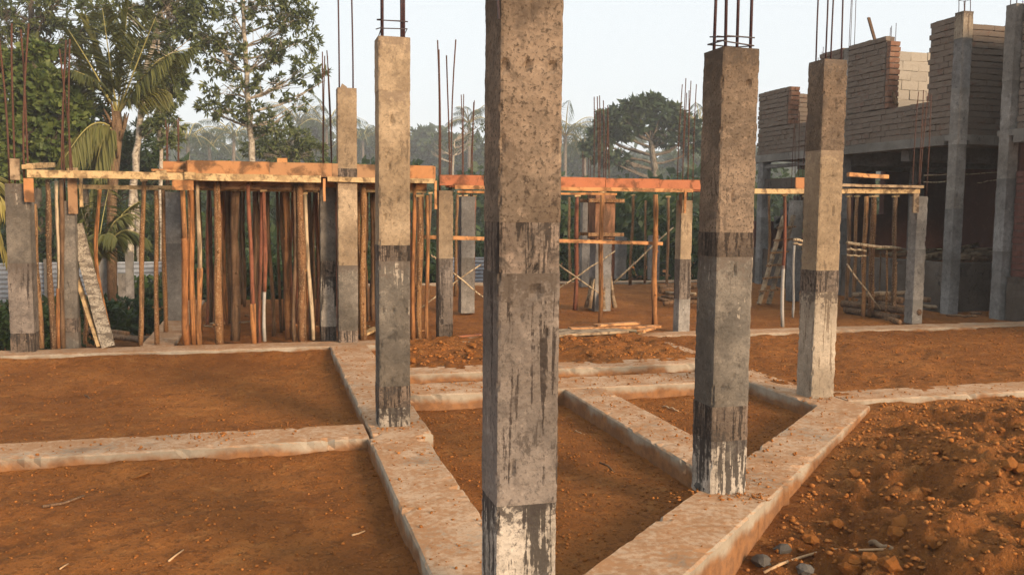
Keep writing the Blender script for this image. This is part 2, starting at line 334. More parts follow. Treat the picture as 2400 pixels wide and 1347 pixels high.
# ================================================================== GROUND
EX0, EY0, EX1, EY1 = 1.72, 3.50, 5.10, 6.585          # right edge line of the slanting plinth beam
EL = math.hypot(EX1-EX0, EY1-EY0); ETX, ETY = (EX1-EX0)/EL, (EY1-EY0)/EL
def ground_h(u, v):
    u = np.asarray(u, float); v = np.asarray(v, float)
    n1 = fbm(u*.7, v*.7, 4, 3); n2 = fbm(u*3.1, v*3.1, 4, 11); n3 = fbm(u*11, v*11, 3, 23); rd = np.abs(fbm(u*4.3+.7, v*4.3, 4, 61))
    h = np.full(u.shape, -.15) + .03*n1 + .022*n2 + .010*n3
    # bank of soil drawn up against the front of the far beams
    left_far = (u < .95) & (v >= 6.73); h = np.where(left_far, -.105 + .03*n1 + .026*n2 + .014*n3 + .07*sstep(10.5, 11.1, v), h)
    left_near = (u < .95) & (v < 6.73); h = np.where(left_near, -.12 + .035*n1 + .03*n2 + .016*n3 + .035*sstep(6.1, 6.55, v), h)
    mid = (u >= .95) & (u < 4.9)
    h = np.where(mid & (v > 9.13), .0 + .055*n2 + .05*n3 + .02*sstep(9.6, 10.4, v) - .10*(1-sstep(1.15, 1.7, u)), h)
    h = np.where(mid & (v > 8.23) & (v <= 9.13), -.085 + .02*n2 + .01*n3, h)
    rightc = (u >= 4.9) & (v > 7.05); h = np.where(rightc, -.025 + .035*n1 + .035*n2 + .022*n3, h)
    # dug mound outside the slanting beam
    t = (u-EX0)*ETX + (v-EY0)*ETY; s = (u-EX0)*ETY - (v-EY0)*ETX
    edge = np.interp(t, [-3, -.3, .5, 1.1, 1.9, 3.2, 4.6], [-.62, -.50, -.36, -.24, -.15, -.11, -.08])
    rise = np.interp(t, [-3, 0, 1.2, 2.5, 4.5], [-.42, -.28, -.10, -.04, -.09])
    mound = edge + (rise-edge)*sstep(.0, 1.1, s) + .14*n1*sstep(.1, .9, s) + .11*n2*sstep(0, .4, s) + .08*n3*sstep(0, .3, s) - .12*rd*sstep(0, .5, s) + .02
    mound = mound + .16*np.exp(-((u-4.6)**2+(v-4.6)**2)/.5) + .12*np.exp(-((u-3.6)**2+(v-3.4)**2)/.25) + .03*np.exp(-((u-6.4)**2+(v-5.6)**2)/.7)
    mound = np.where(v > 6.3, mound*(1-sstep(6.3, 6.8, v)) + (-.05+.04*n2)*sstep(6.3, 6.8, v), mound)
    h = np.where((s > -.21) & (v < 7.05) & (u > 1.0), mound, h)
    # beyond the far plinth beam
    back = v > 11.28
    hb = -.045 + .05*n1 + .03*n2 + .01*n3
    hb = hb - .85*sstep(17.2, 20.0, v)*(u < 3) - .85*sstep(20.4, 23, v)*(u >= 3)
    hb = np.where(u < -1.3, -.30 - .5*sstep(11.6, 15, v) + .12*n1, hb)
    hb = np.where(v > 40, hb + (v-40)*.012, hb)
    h = np.where(back, hb, h)
    near = v < 1.5; h = np.where(near & (u < 1.5), -.17 + .03*n1, h)
    return h
def axis(a0, a1, fine, lo, hi, mid):
    c = list(np.arange(a0, a1, fine)); x = a1; st = fine
    while x < hi: c.append(x); st = min(st*1.18, 60) if x > mid[1] else max(st, mid[2]); x += st
    x = a0; st = fine; pre = []
    while x > lo: st = min(st*1.18, 60) if x < mid[0] else max(st, mid[2]); x -= st; pre.append(x)
    return np.array(pre[::-1]+c)
gu = axis(-4.2, 8.2, .034, -700, 700, (-9, 22, .12)); gv = axis(2.3, 11.4, .034, -60, 900, (0, 26, .12))
GU, GV = np.meshgrid(gu, gv); GH = ground_h(GU, GV)
nu, nv = len(gu), len(gv)
idx = np.arange(nu*nv).reshape(nv, nu)
quads = np.stack([idx[:-1,:-1], idx[:-1,1:], idx[1:,1:], idx[1:,:-1]], -1).reshape(-1, 4)
ground = np_mesh('ground', np.stack([GU.ravel(), GV.ravel(), GH.ravel()], 1), quads, MATS['soil'], smooth=True)
tag(ground, 'bare orange laterite soil of the building site', kind='structure')
def gh(u, v): return float(ground_h(np.array([u]), np.array([v]))[0])
def Gg(x, y):
    z = -.1
    for _ in range(12): p = Gz(x, y, z); z += .6*(gh(float(p[0]), float(p[1]))-z)
    return Gz(x, y, z)

# ================================================================== PLINTH BEAMS
def plinth_beam(label, a, b, wl, wr, ztop, zbot, step=.05, rough=.004, seed=0):
    """a, b: ends of the centre line; wl / wr half widths to the left and right of the direction of travel"""
    a = Vector((a[0], a[1], 0)); b = Vector((b[0], b[1], 0)); d = (b-a); L = d.length; d.normalize(); r = Vector((d.y, -d.x, 0))
    n = max(2, int(L/step)); prof = []
    hgt = ztop-zbot; ns = max(2, int(hgt/.07)); nt = max(3, int((wl+wr)/.07))
    for k in range(ns): prof.append((-wl, zbot + hgt*k/ns))
    prof.append((-wl, ztop-.012)); prof.append((-wl+.012, ztop))
    for k in range(1, nt): prof.append((-wl + (wl+wr)*k/nt, ztop))
    prof.append((wr-.012, ztop)); prof.append((wr, ztop-.012))
    for k in range(ns-1, -1, -1): prof.append((wr, zbot + hgt*k/ns))
    m = MB(); P = len(prof)
    for i in range(n+1):
        c = a + d*(L*i/n)
        for (s, z) in prof:
            p = c + r*s + Vector((0, 0, z))
            q = p*5 + Vector((seed*13.7, 0, 0)); q2 = p*19 + Vector((seed*3.1, 5, 0))
            w1 = mnoise.noise(q); w2 = mnoise.noise(q2); w3 = mnoise.noise(p*1.3 + Vector((seed, 9, 1)))
            side = (1 if s > 0 else -1) if abs(s) > min(wl, wr)*.9 else 0
            p += r*side*(rough*(w1+w2*.8) + .006*w3) + Vector((0, 0, rough*.7*(w1*.6+w2) + .005*w3))
            edge = abs(z-ztop) < .02 and side != 0
            if edge and w2+.5*w3 > .30: k_ = w2+.5*w3-.30; p -= r*side*.06*k_; p.z -= .05*k_
            m.v.append(tuple(p))
    for i in range(n):
        for k in range(P-1): m.f.append((i*P+k, i*P+k+1, (i+1)*P+k+1, (i+1)*P+k))
    m.f.append(tuple(range(P))[::-1]); m.f.append(tuple(n*P+k for k in range(P)))
    o = m.build('plinth_beam', MATS['plinth'], origin=(0, 0, 0), smooth=False)
    # origin stays at world zero so that the dust pattern is continuous
    me = o.data
    nrm = [abs(p.normal.z) < .3 or p.normal.z > .6 for p in me.polygons]
    tag(o, label, 'plinth beam', 'concrete plinth beams laid out on the soil'); return o
plinth_beam('dusty plinth beam running from the nearest column back to the second column', (.92, 2.95), (.92, 6.5), .21, .21, .0, -.5, seed=1)
plinth_beam('long plinth beam with white drips on its face, left of the second column', (-7.5, 6.73), (.716, 6.73), .23, .23, -.004, -.5, seed=2)
plinth_beam('soil covered plinth beam running back from the second column to the formwork', (.97, 6.5), (.97, 11.04), .23, .23, .003, -.5, seed=3)
plinth_beam('long far plinth beam along the foot of the formwork props', (-7.5, 11.27), (16, 11.27), .22, .22, .001, -.6, step=.09, seed=4)
plinth_beam('slanting plinth beam in the right foreground with a broken pale side', (.80, 2.945), (2.64, 4.615), .205, .205, .008, -.75, rough=.006, seed=5)
plinth_beam('slanting plinth beam between the two right hand columns', (2.575, 4.555), (5.02, 6.775), .205, .20, -.006, -.6, rough=.006, seed=6)
plinth_beam('soil covered plinth beam leading back from the right foreground column', (2.93, 4.75), (2.93, 7.95), .20, .20, -.010, -.5, seed=7)
plinth_beam('wide cross beam with a clean front edge in front of the narrow trench', (1.19, 8.22), (4.70, 8.22), .28, .28, -.003, -.5, seed=8)
plinth_beam('narrow cross beam behind the shallow trench, its face bright orange', (1.19, 9.13), (4.70, 9.13), .20, .20, .006, -.5, seed=9)
plinth_beam('plinth beam from the far right column back towards the loose planks', (4.89, 6.62), (4.89, 11.04), .20, .20, -.008, -.5, seed=10)
plinth_beam('dusty plinth beam running off to the right of the far right column', (5.09, 7.05), (16, 7.05), .21, .21, -.002, -.5, seed=11)
plinth_beam('side plinth beam running back under the left end of the formwork', (-1.32, 11.49), (-1.32, 17.3), .2, .2, -.01, -.9, step=.1, seed=12)
plinth_beam('far back plinth beam beyond the bay with the crossed braces', (2.2, 20.2), (13.5, 20.2), .2, .2, .0, -1.2, step=.15, seed=13)

# ================================================================== COLUMNS
def shaft_lift(parent, cx, cy, w, z0, z1, mat, step=.02, pits=(), rough=.0032, chip=.006, top=True):
    """one pour of a column shaft; origin at the centre of its top so that runs start there"""
    hw = w/2; nw = max(3, int(w/step)); nh = max(2, int((z1-z0)/step)); m = MB(); ring = []
    for k in range(nw): ring.append((-hw + w*k/nw, -hw, 0, -1))
    for k in range(nw): ring.append((hw, -hw + w*k/nw, 1, 0))
    for k in range(nw): ring.append((hw - w*k/nw, hw, 0, 1))
    for k in range(nw): ring.append((-hw, hw - w*k/nw, -1, 0))
    R = len(ring)
    for i in range(nh+1):
        z = z0 + (z1-z0)*i/nh
        for j, (x, y, nx, ny) in enumerate(ring):
            p = Vector((cx+x, cy+y, z)); e = mnoise.noise(p*9)*.6 + mnoise.noise(p*33)*.7 + mnoise.noise(p*80)*.4
            dd = rough*e
            for (px, pz, pw, ph, pd) in pits:
                if ny == -1:
                    q = ((x-px)/pw)**2 + ((z-pz)/ph)**2
                    if q < 1.6: dd -= pd*max(0, 1-q/1.6)**.6
            corner = j % nw == 0
            p += Vector((nx, ny, 0))*dd
            if corner:
                ch = .004 + chip*max(0, mnoise.noise(Vector((cx*7, z*26, j)))*1.6 + 1.3*mnoise.noise(Vector((cx*3, z*6, j+40))))
                p -= Vector((math.copysign(1, x), math.copysign(1, y), 0))*ch*.7
            m.v.append(tuple(p))
    for i in range(nh):
        for j in range(R): m.f.append((i*R+j, i*R+(j+1) % R, (i+1)*R+(j+1) % R, (i+1)*R+j))
    m.f.append(tuple(nh*R+j for j in range(R))); m.f.append(tuple(reversed(range(R))))
    return m.build('shaft_lift', mat, parent, origin=(cx, cy, z1))
def rebar(parent, x, y, z0, z1, lean=(0, 0), r=.008, mat='rebar_rust', n=6, wob=.012):
    pts = []; k = max(3, int((z1-z0)/.35)); ph = random.uniform(0, 6)
    for i in range(k+1):
        t = i/k; pts.append((x + lean[0]*t*t + wob*math.sin(ph+t*4)*t, y + lean[1]*t*t + wob*math.cos(ph+t*3)*t, z0+(z1-z0)*t))
    return MB().tube(pts, r, n).build('rebar', MATS[mat], parent, origin=(x, y, z0), smooth=True)
def stirrup(parent, cx, cy, hw, z, tilt=(0, 0), r=.0045):
    c = [(-hw, -hw), (hw, -hw), (hw, hw), (-hw, hw), (-hw, -hw), (-hw-.03, -hw+.03)]
    pts = [(cx+a+random.uniform(-.008, .008), cy+b, z + tilt[0]*a + tilt[1]*b + random.uniform(-.006, .006)) for a, b in c]
    return MB().tube(pts, r, 5).build('stirrup', MATS['wire'], parent, origin=(cx, cy, z))
def column(name_label, u, v, w, lifts, bars, zbar, barspread=.08, step=.02, pits=(), group='cast concrete columns of the new frame', stir=(), rb_r=.008, rb_mat='rebar_rust', lean=.05, chip=.009, topz=None, nb=4):
    """lifts: list of (z_top, material) from the base up"""
    root = empty('concrete_column', (u, v, 0), name_label, 'column', group); z = -.03; k = 0
    for zt, mt in lifts:
        ww = w + (.004 if k % 2 else 0) - .001*k
        shaft_lift(root, u, v, ww, z, zt, MATS[mt], step, [p for p in pits if z <= p[1] <= zt], chip=chip); z = zt; k += 1
    if bars:
        s = barspread
        spots = [(-s, -s), (s*.9, -s), (s, s), (-s*.8, s)] if nb == 4 else [(-s, -s), (0, -s), (s, -s), (-s, s), (s, s), (0, s)]
        for (a, b) in spots: rebar(root, u+a, v+b, z-.02, zbar+random.uniform(-.12, .12), (random.uniform(-lean, lean), random.uniform(-lean, lean)), rb_r, rb_mat)
        for zs in stir: stirrup(root, u, v, s+.012, zs, (random.uniform(-.25, .25), random.uniform(-.25, .25)))
    return root
def zf(px, py, v): return float(Gv(px, py, v)[2])
W0 = .245
# nearest column
cu, cv = .96, 3.335; fv = cv-W0/2
def pit(cu, fv, px, py, w, h, d): p = Gv(px, py, fv); return (float(p[0])-cu, float(p[2]), w, h, d)
pits = [pit(cu, fv, *a) for a in ((1182,155,.013,.022,.02),(1236,153,.012,.02,.022),(1293,156,.011,.02,.02),(1178,336,.012,.03,.016),(1298,345,.010,.028,.014),(1254,682,.022,.024,.02),(1200,1098,.010,.028,.014),(1284,780,.006,.018,.01),(1222,745,.006,.01,.008),(1270,800,.006,.012,.009),(1246,30,.01,.03,.008))]
nc = column('nearest concrete column, cut by the top of the picture, white and streaked at its foot', cu, cv, W0,
       [(zf(1230,1182,fv),'concrete_lime'), (zf(1230,641,fv),'concrete_runs'), (zf(1230,521,fv),'concrete_stained'), (3.25,'concrete_rough')], True, 4.3, step=.0125, pits=pits, rb_r=.009, chip=.008)
MB().tube([(cu-.135, cv-.12, 2.75), (cu-.14, cv-.125, 2.52), (cu-.128, cv-.12, 2.38)], .005, 5).build('tie_wire', MATS['wire'], nc)
# second column
cu, cv = .945, 6.90; fv = cv-W0/2
pits = [pit(cu, fv, *a) for a in ((918,283,.014,.04,.02),(909,358,.008,.009,.016),(904,368,.007,.008,.014),(912,390,.011,.017,.018),(932,470,.011,.016,.018),(902,510,.009,.025,.012),(923,527,.007,.009,.012),(898,727,.010,.018,.016),(923,727,.010,.02,.016),(951,727,.010,.018,.016),(893,810,.008,.02,.012),(916,890,.008,.03,.012),(954,812,.008,.016,.012))]
column('second column, buff at its top, standing on the beams left of the nearest column', cu, cv, W0,
       [(zf(925,955,fv),'concrete_lime'), (zf(925,905,fv),'concrete_stained'), (zf(925,612,fv),'concrete_grey'), (zf(925,575,fv),'concrete_stained'), (zf(925,212,fv),'concrete_buff'), (zf(925,86,fv),'concrete_buff')],
       True, 4.3, step=.016, pits=pits, stir=(zf(925,72,fv)+.0, zf(925,60,fv)+.06), rb_r=.0105, rb_mat='rebar_dark', lean=.02, barspread=.085)
# right foreground column
cu, cv = 2.66, 4.80; fv = cv-W0/2
pits = [pit(cu, fv, *a) for a in ((1755,196,.014,.018,.022),(1718,462,.011,.028,.016),(1722,632,.012,.03,.016),(1755,320,.007,.009,.01),(1750,385,.006,.012,.01),(1702,675,.008,.01,.012),(1720,882,.009,.01,.012),(1694,908,.010,.012,.014),(1730,860,.006,.014,.01),(1708,736,.006,.008,.01))]
column('thick column on the slanting beam, dark band and pale runs on its lower half', cu, cv, W0,
       [(zf(1715,1032,fv),'concrete_lime'), (zf(1715,952,fv),'concrete_stained'), (zf(1715,602,fv),'concrete_grey'), (zf(1715,545,fv),'concrete_stained'), (zf(1740,112,fv),'concrete_rough')],
       True, 3.9, step=.0145, pits=pits, stir=(zf(1740,96,fv), zf(1740,90,fv)+.03), rb_r=.0105, rb_mat='rebar_dark', lean=.03, barspread=.085)
# far right column
cu, cv = 4.93, 7.13; fv = cv-W0/2
pits = [pit(cu, fv, *a) for a in ((1972,168,.01,.012,.015),(1963,190,.012,.014,.018),(1957,250,.010,.06,.01),(1980,250,.010,.06,.01),(1964,320,.009,.01,.014),(1987,318,.008,.02,.012),(1950,415,.02,.012,.012),(1952,495,.008,.04,.012),(1953,560,.008,.02,.012))]
column('far right column at the corner of the plinth, its foot cream with brown runs', cu, cv, W0,
       [(zf(1940,684,fv),'concrete_cream'), (zf(1940,634,fv),'concrete_stained'), (zf(1940,352,fv),'concrete_buff'), (zf(1950,139,fv),'concrete_rough')],
       True, 4.6, step=.018, pits=pits, rb_r=.008, rb_mat='rebar_dark', lean=.05, barspread=.085)
# columns of the far row (feet on the long far beam)
FR = 11.44
def zr(px, py): return zf(px, py, FR-.12)
column('tall slim buff column standing left of the second column, two bars on its top', .99, FR, W0,
       [(zr(811,775),'concrete_stained'), (zr(811,622),'concrete_grey'), (zr(811,425),'concrete_buff'), (zr(811,395),'concrete_stained'), (zr(811,206),'concrete_buff')], False, 0, step=.03, chip=.01)
r_ = [o for o in COL.objects if o.name.startswith('concrete_column')][-1]
rebar(r_, .90, FR-.05, 3.1, 5.4, (.0, .0), .010, 'rebar_dark'); rebar(r_, 1.07, FR-.05, 3.1, 5.4, (-.02, .0), .010, 'rebar_dark')
MB().hexa([(.90,FR-.11,3.17),(1.0,FR-.12,3.15),(.99,FR-.02,3.16),(.91,FR-.03,3.17),(.93,FR-.10,3.24),(.99,FR-.1,3.20),(.98,FR-.03,3.20),(.93,FR-.04,3.22)]).build('broken_mortar', MATS['concrete_buff'], r_)
column('dark stained column half hidden behind the tall slim buff column', .765, 11.72, .2,
       [(.17,'concrete_stained'), (.82,'concrete_lime'), (1.02,'concrete_stained'), (1.96,'concrete_grey')], True, 3.75, step=.03, rb_r=.007, lean=.06, barspread=.06)
column('short column at the corner where the orange deck ends, four tall rusty bars', 2.25, FR, W0-.05,
       [(.2,'concrete_stained'), (1.06,'concrete_runs'), (1.94,'concrete_buff')], True, 3.78, step=.03, rb_r=.009, lean=.05, barspread=.075)
column('leftmost column beside the frond, pale patch at mid height', -2.74, FR, W0+.01,
       [(.22,'concrete_stained'), (1.03,'concrete_runs'), (1.94,'concrete_grey')], True, 3.75, step=.03, rb_r=.011, lean=.08, barspread=.08)
column('grey column beside the leaning slab, black band near its foot', -2.27, 11.62, .17,
       [(.19,'concrete_grey'), (.36,'concrete_stained'), (1.75,'concrete_grey')], True, 3.55, step=.03, rb_r=.009, lean=.08, barspread=.05)
column('short column right of the nearest column with five thin bars', 5.73, FR+.1, .18,
       [(.46,'concrete_plain'), (1.03,'concrete_runs'), (1.86,'concrete_buff')], True, 3.45, step=.03, rb_r=.007, lean=.03, barspread=.08, nb=6)
column('clean pale column at the right end of the formwork', 9.93, FR+.40, .195,
       [(.35,'concrete_plain'), (1.15,'concrete_plain'), (1.98,'concrete_plain')], True, 3.5, step=.035, rb_r=.007, lean=.05, barspread=.08)
column('grey column behind the ladder with thin bars above', 10.05, 15.4, .2, [(1.0,'concrete_cold'), (1.95,'concrete_plain')], True, 3.6, step=.05, rb_r=.007, lean=.05, barspread=.08)
# columns further back
column('pale grey column standing on the side plinth beam behind the left props', -1.34, 14.25, .22, [(1.15,'concrete_cold'), (1.92,'concrete_plain')], True, 3.0, step=.05, rb_r=.008)
column('slim grey column left of the boxed column', 7.05, 19.2, .2, [(1.0,'concrete_plain'), (1.95,'concrete_plain')], True, 3.0, step=.06, rb_r=.007)
bc = column('column boxed in orange boards at its head, sacking at its foot', 5.62, 14.5, .30, [(.55,'concrete_plain'), (1.35,'concrete_cold')], False, 0, step=.05)
column('short far stump column, left one of the two beyond the boxed column', 8.85, 21.4, .24, [(.55,'concrete_plain'), (1.05,'concrete_cold')], False, 0, step=.07)
column('short far stump column, right one of the two beyond the boxed column', 9.6, 21.0, .24, [(.55,'concrete_plain'), (1.10,'concrete_cold')], False, 0, step=.07)
column('grey far column half hidden left of the crossed braces', 3.25, 14.6, .24, [(.9,'concrete_plain'), (1.92,'concrete_cold')], True, 3.5, step=.06, rb_r=.008)
# boxed column head (boards, yokes) and its bars
for k, (x0, x1, y0, y1) in enumerate(((5.44,5.80,14.31,14.335),(5.44,5.80,14.665,14.69),(5.435,5.46,14.337,14.663),(5.78,5.805,14.337,14.663))):
    MB().box(x0, x1, y0, y1, 1.22, 1.98).build('form_panel', MATS['form_old'], bc)
for z in (1.30, 1.88):
    for y in (14.28, 14.72): MB().bar((5.30, y, z), (5.95, y, z), .05, .06).build('yoke', MATS['pole_bark'], bc)
for a, b in ((-.1,-.1),(.1,-.1),(.1,.1),(-.1,.1),(0,-.1),(0,.1)): rebar(bc, 5.62+a, 14.5+b, 1.3, 3.55+random.uniform(-.2,.15), (random.uniform(-.06,.06),0), .009)
for k in range(7):
    a = random.uniform(0, 6.28); p = [(5.62+.26*math.cos(a), 14.45+.24*math.sin(a), gh(5.6,14.4)+.05), (5.62+.21*math.cos(a), 14.45+.2*math.sin(a), .25), (5.62+.19*math.cos(a+.2), 14.45+.18*math.sin(a+.2), random.uniform(.4,.7))]
    MB().tube(p, [.05,.035,.012], 6).build('sacking', MATS['weathered_plank'], bc, smooth=True)

# ================================================================== FORMWORK
def plank(parent, name, a, b, w, h, mat, up=(0,0,1), origin=None):
    m = MB(); a = Vector(tuple(a)); b = Vector(tuple(b)); n = max(2, int((b-a).length/.35)); prev = None
    j = lambda s: random.uniform(-s, s)
    # slightly uneven sawn timber: chained segments sharing their cross sections
    d = (b-a).normalized(); upv = Vector(up)
    if abs(d.dot(upv)) > .98: upv = Vector((0, 1, 0))
    r = d.cross(upv).normalized(); t = r.cross(d).normalized()
    for i in range(n+1):
        c = a.lerp(b, i/n) + r*j(.003) + t*j(.003)
        for (sx, sy) in ((-1,-1),(1,-1),(1,1),(-1,1)): m.v.append(tuple(c + r*sx*(w/2+j(.002)) + t*sy*(h/2+j(.002))))
    for i in range(n):
        for k in range(4): m.f.append((i*4+k, i*4+(k+1) % 4, i*4+4+(k+1) % 4, i*4+4+k))
    m.f.append((3,2,1,0)); m.f.append((n*4, n*4+1, n*4+2, n*4+3))
    return m.build(name, MATS[mat], parent, origin=origin if origin is not None else tuple(a))
FV = 11.30     # front face of the formwork
# left open beam form: battens only
lf = empty('beam_formwork', (-1.7, FV, 2.0), 'open timber beam form at the far left, pale battens on props', 'formwork', 'timber formwork along the far beam')
plank(lf, 'batten', (-2.62, FV, 2.055), (.66, FV, 2.055), .05, .085, 'sawn_pale')
plank(lf, 'batten', (-2.18, FV+.42, 1.925), (.66, FV+.42, 1.925), .05, .05, 'sawn_pale')
plank(lf, 'bottom_board', (-.95, FV+.3, 1.985), (.66, FV+.3, 1.985), .02, .12, 'form_board')
plank(lf, 'batten', (-2.60, FV-.02, 2.14), (-2.55, FV+.95, 2.20), .05, .06, 'sawn_pale')
plank(lf, 'batten', (-2.28, FV+.5, 2.12), (-2.3, FV+1.0, 2.15), .05, .05, 'sawn_pale')
plank(lf, 'cheek_board', (-2.60, FV-.045, 2.0), (-2.60, FV-.045, 1.73), .10, .025, 'form_board')
plank(lf, 'cheek_board', (-2.19, FV+.2, 2.02), (-2.19, FV+.2, 1.60), .10, .025, 'form_board')
plank(lf, 'cheek_board', (-2.11, FV+.25, 2.04), (-2.11, FV+.25, 1.68), .03, .05, 'sawn_pale')
plank(lf, 'cheek_board', (-2.80, FV+.02, 2.10), (-2.70, FV+.02, 2.10), .03, .24, 'weathered_plank')
for x, y, z in ((-2.62, FV, 2.13), (-2.20, FV+.4, 2.09), (-1.2, FV, 2.10), (-.35, FV+.1, 2.11)):
    plank(lf, 'block', (x-.05, y, z), (x+.07, y, z), .05, .05, 'sawn_pale')
plank(lf, 'block', (-1.30, FV+.05, 2.125), (-.95, FV+.05, 2.125), .08, .03, 'sawn_orange')
plank(lf, 'side_board', (-1.22, FV+.5, 2.17), (-.92, FV+.5, 2.17), .025, .17, 'form_board')
plank(lf, 'side_board', (-1.08, FV+.30, 2.16), (-.91, FV+.30, 2.16), .025, .13, 'sawn_orange')
plank(lf, 'side_board', (-1.07, FV-.02, 1.955), (-.83, FV-.02, 1.955), .03, .12, 'sawn_orange')
# deck with orange side boards
dk = empty('deck_formwork', (.6, FV, 2.1), 'plywood deck form with tall orange edge boards over the crowd of props', 'formwork', 'timber formwork along the far beam')
ex = [-.90, .05, .80, 1.50, 2.09]
for a, b in zip(ex[:-1], ex[1:]): plank(dk, 'edge_board', (a+.002, FV+.035, 2.168+random.uniform(-.004,.004)), (b-.002, FV+.035, 2.168+random.uniform(-.004,.004)), .022, .17, 'form_board')
plank(dk, 'batten', (.74, FV-.005, 2.055), (2.09, FV-.005, 2.055), .05, .06, 'sawn_pale')
plank(dk, 'batten', (-.90, FV+.4, 1.93), (2.05, FV+.4, 1.93), .05, .04, 'sawn_pale')
plank(dk, 'bottom_board', (-.9, FV+.36, 1.99), (2.05, FV+.36, 1.99), .02, .10, 'form_board')
for k in range(5):
    for q in range(3):
        MB().box(-.88+k*.6, -.88+k*.6+.59, FV+.08+q*1.75, FV+.08+q*1.75+1.74, 2.085, 2.105).build('plywood_sheet', MATS['form_board'], dk)
for k in range(9): plank(dk, 'joist', (-.88, FV+.65+k*.57, 2.05), (2.08, FV+.65+k*.57, 2.05), .06, .06, 'sawn_pale')
plank(dk, 'edge_board', (2.10, FV+.05, 2.16), (2.10, FV+5.2, 2.16), .022, .17, 'form_board')
plank(dk, 'edge_board', (-.91, FV+.06, 2.16), (-.91, FV+5.2, 2.16), .022, .17, 'form_board')
plank(dk, 'cheek_board', (2.10, FV-.02, 2.06), (2.10, FV-.02, 1.70), .03, .035, 'sawn_orange')
plank(dk, 'cheek_board', (.70, FV-.03, 2.06), (.70, FV-.03, 1.78), .03, .03, 'sawn_orange')
plank(dk, 'block', (.14, FV+.06, 2.275), (.26, FV+.06, 2.275), .07, .055, 'sawn_orange')
plank(dk, 'block', (-.93, FV-.03, 2.06), (-.80, FV-.03, 2.06), .06, .09, 'sawn_pale')
# beam form running to the right
rf = empty('beam_formwork', (4.1, FV, 2.0), 'long low beam form with reddish side boards crossing behind the nearest column', 'formwork', 'timber formwork along the far beam')
ex = [2.16, 2.75, 3.55, 4.45, 5.25, 6.3]
for a, b in zip(ex[:-1], ex[1:]): plank(rf, 'side_board', (a+.002, FV+.05, 2.075+random.uniform(-.004,.004)), (b-.002, FV+.05, 2.075+random.uniform(-.004,.004)), .022, .135, 'form_board_red')
plank(rf, 'batten', (2.35, FV-.01, 1.985), (5.72, FV-.01, 1.99), .05, .05, 'sawn_orange')
plank(rf, 'batten', (2.38, FV-.02, 1.925), (4.6, FV+.02, 1.925), .05, .028, 'sawn_orange')
plank(rf, 'bottom_board', (2.3, FV+.2, 1.995), (6.3, FV+.2, 1.995), .28, .02, 'form_board_red')
plank(rf, 'back_board', (2.3, FV+.37, 2.06), (6.3, FV+.37, 2.06), .022, .12, 'form_board_red')
plank(rf, 'cheek_board', (5.60, FV-.03, 2.0), (5.60, FV-.03, 1.68), .03, .03, 'sawn_orange')
plank(rf, 'cheek_board', (5.58, FV+.06, 1.95), (5.58, FV+.06, 1.68), .02, .09, 'form_board')
plank(rf, 'cheek_board', (5.95, FV-.03, 2.0), (5.95, FV-.03, 1.62), .03, .03, 'sawn_orange')
plank(rf, 'batten', (5.95, FV-.01, 1.99), (6.35, FV-.01, 1.99), .05, .05, 'sawn_orange')
# right end beam form in front of the building
ef = empty('beam_formwork', (8, FV+.2, 2.0), 'weathered beam form at the right, between the far right column and the clean pale column', 'formwork', 'timber formwork along the far beam')
plank(ef, 'batten', (6.38, FV+.2, 2.0), (9.72, FV+.3, 2.055), .06, .07, 'sawn_pale')
plank(ef, 'batten', (8.2, FV+.15, 2.115), (9.75, FV+.25, 2.12), .05, .04, 'weathered_plank')
plank(ef, 'side_board', (7.55, FV+.3, 2.13), (8.0, FV+.3, 2.13), .025, .18, 'form_board')
plank(ef, 'bottom_board', (6.4, FV+.42, 2.03), (9.7, FV+.5, 2.05), .28, .02, 'weathered_plank')
plank(ef, 'cheek_board', (9.66, FV+.28, 2.02), (9.66, FV+.28, 1.72), .10, .025, 'weathered_plank')
plank(ef, 'batten', (8.3, FV+.1, 2.27), (9.0, FV+.12, 2.25), .06, .06, 'sawn_orange')
plank(ef, 'block', (7.95, FV+.3, 1.94), (8.08, FV+.3, 1.94), .08, .12, 'form_board_red')

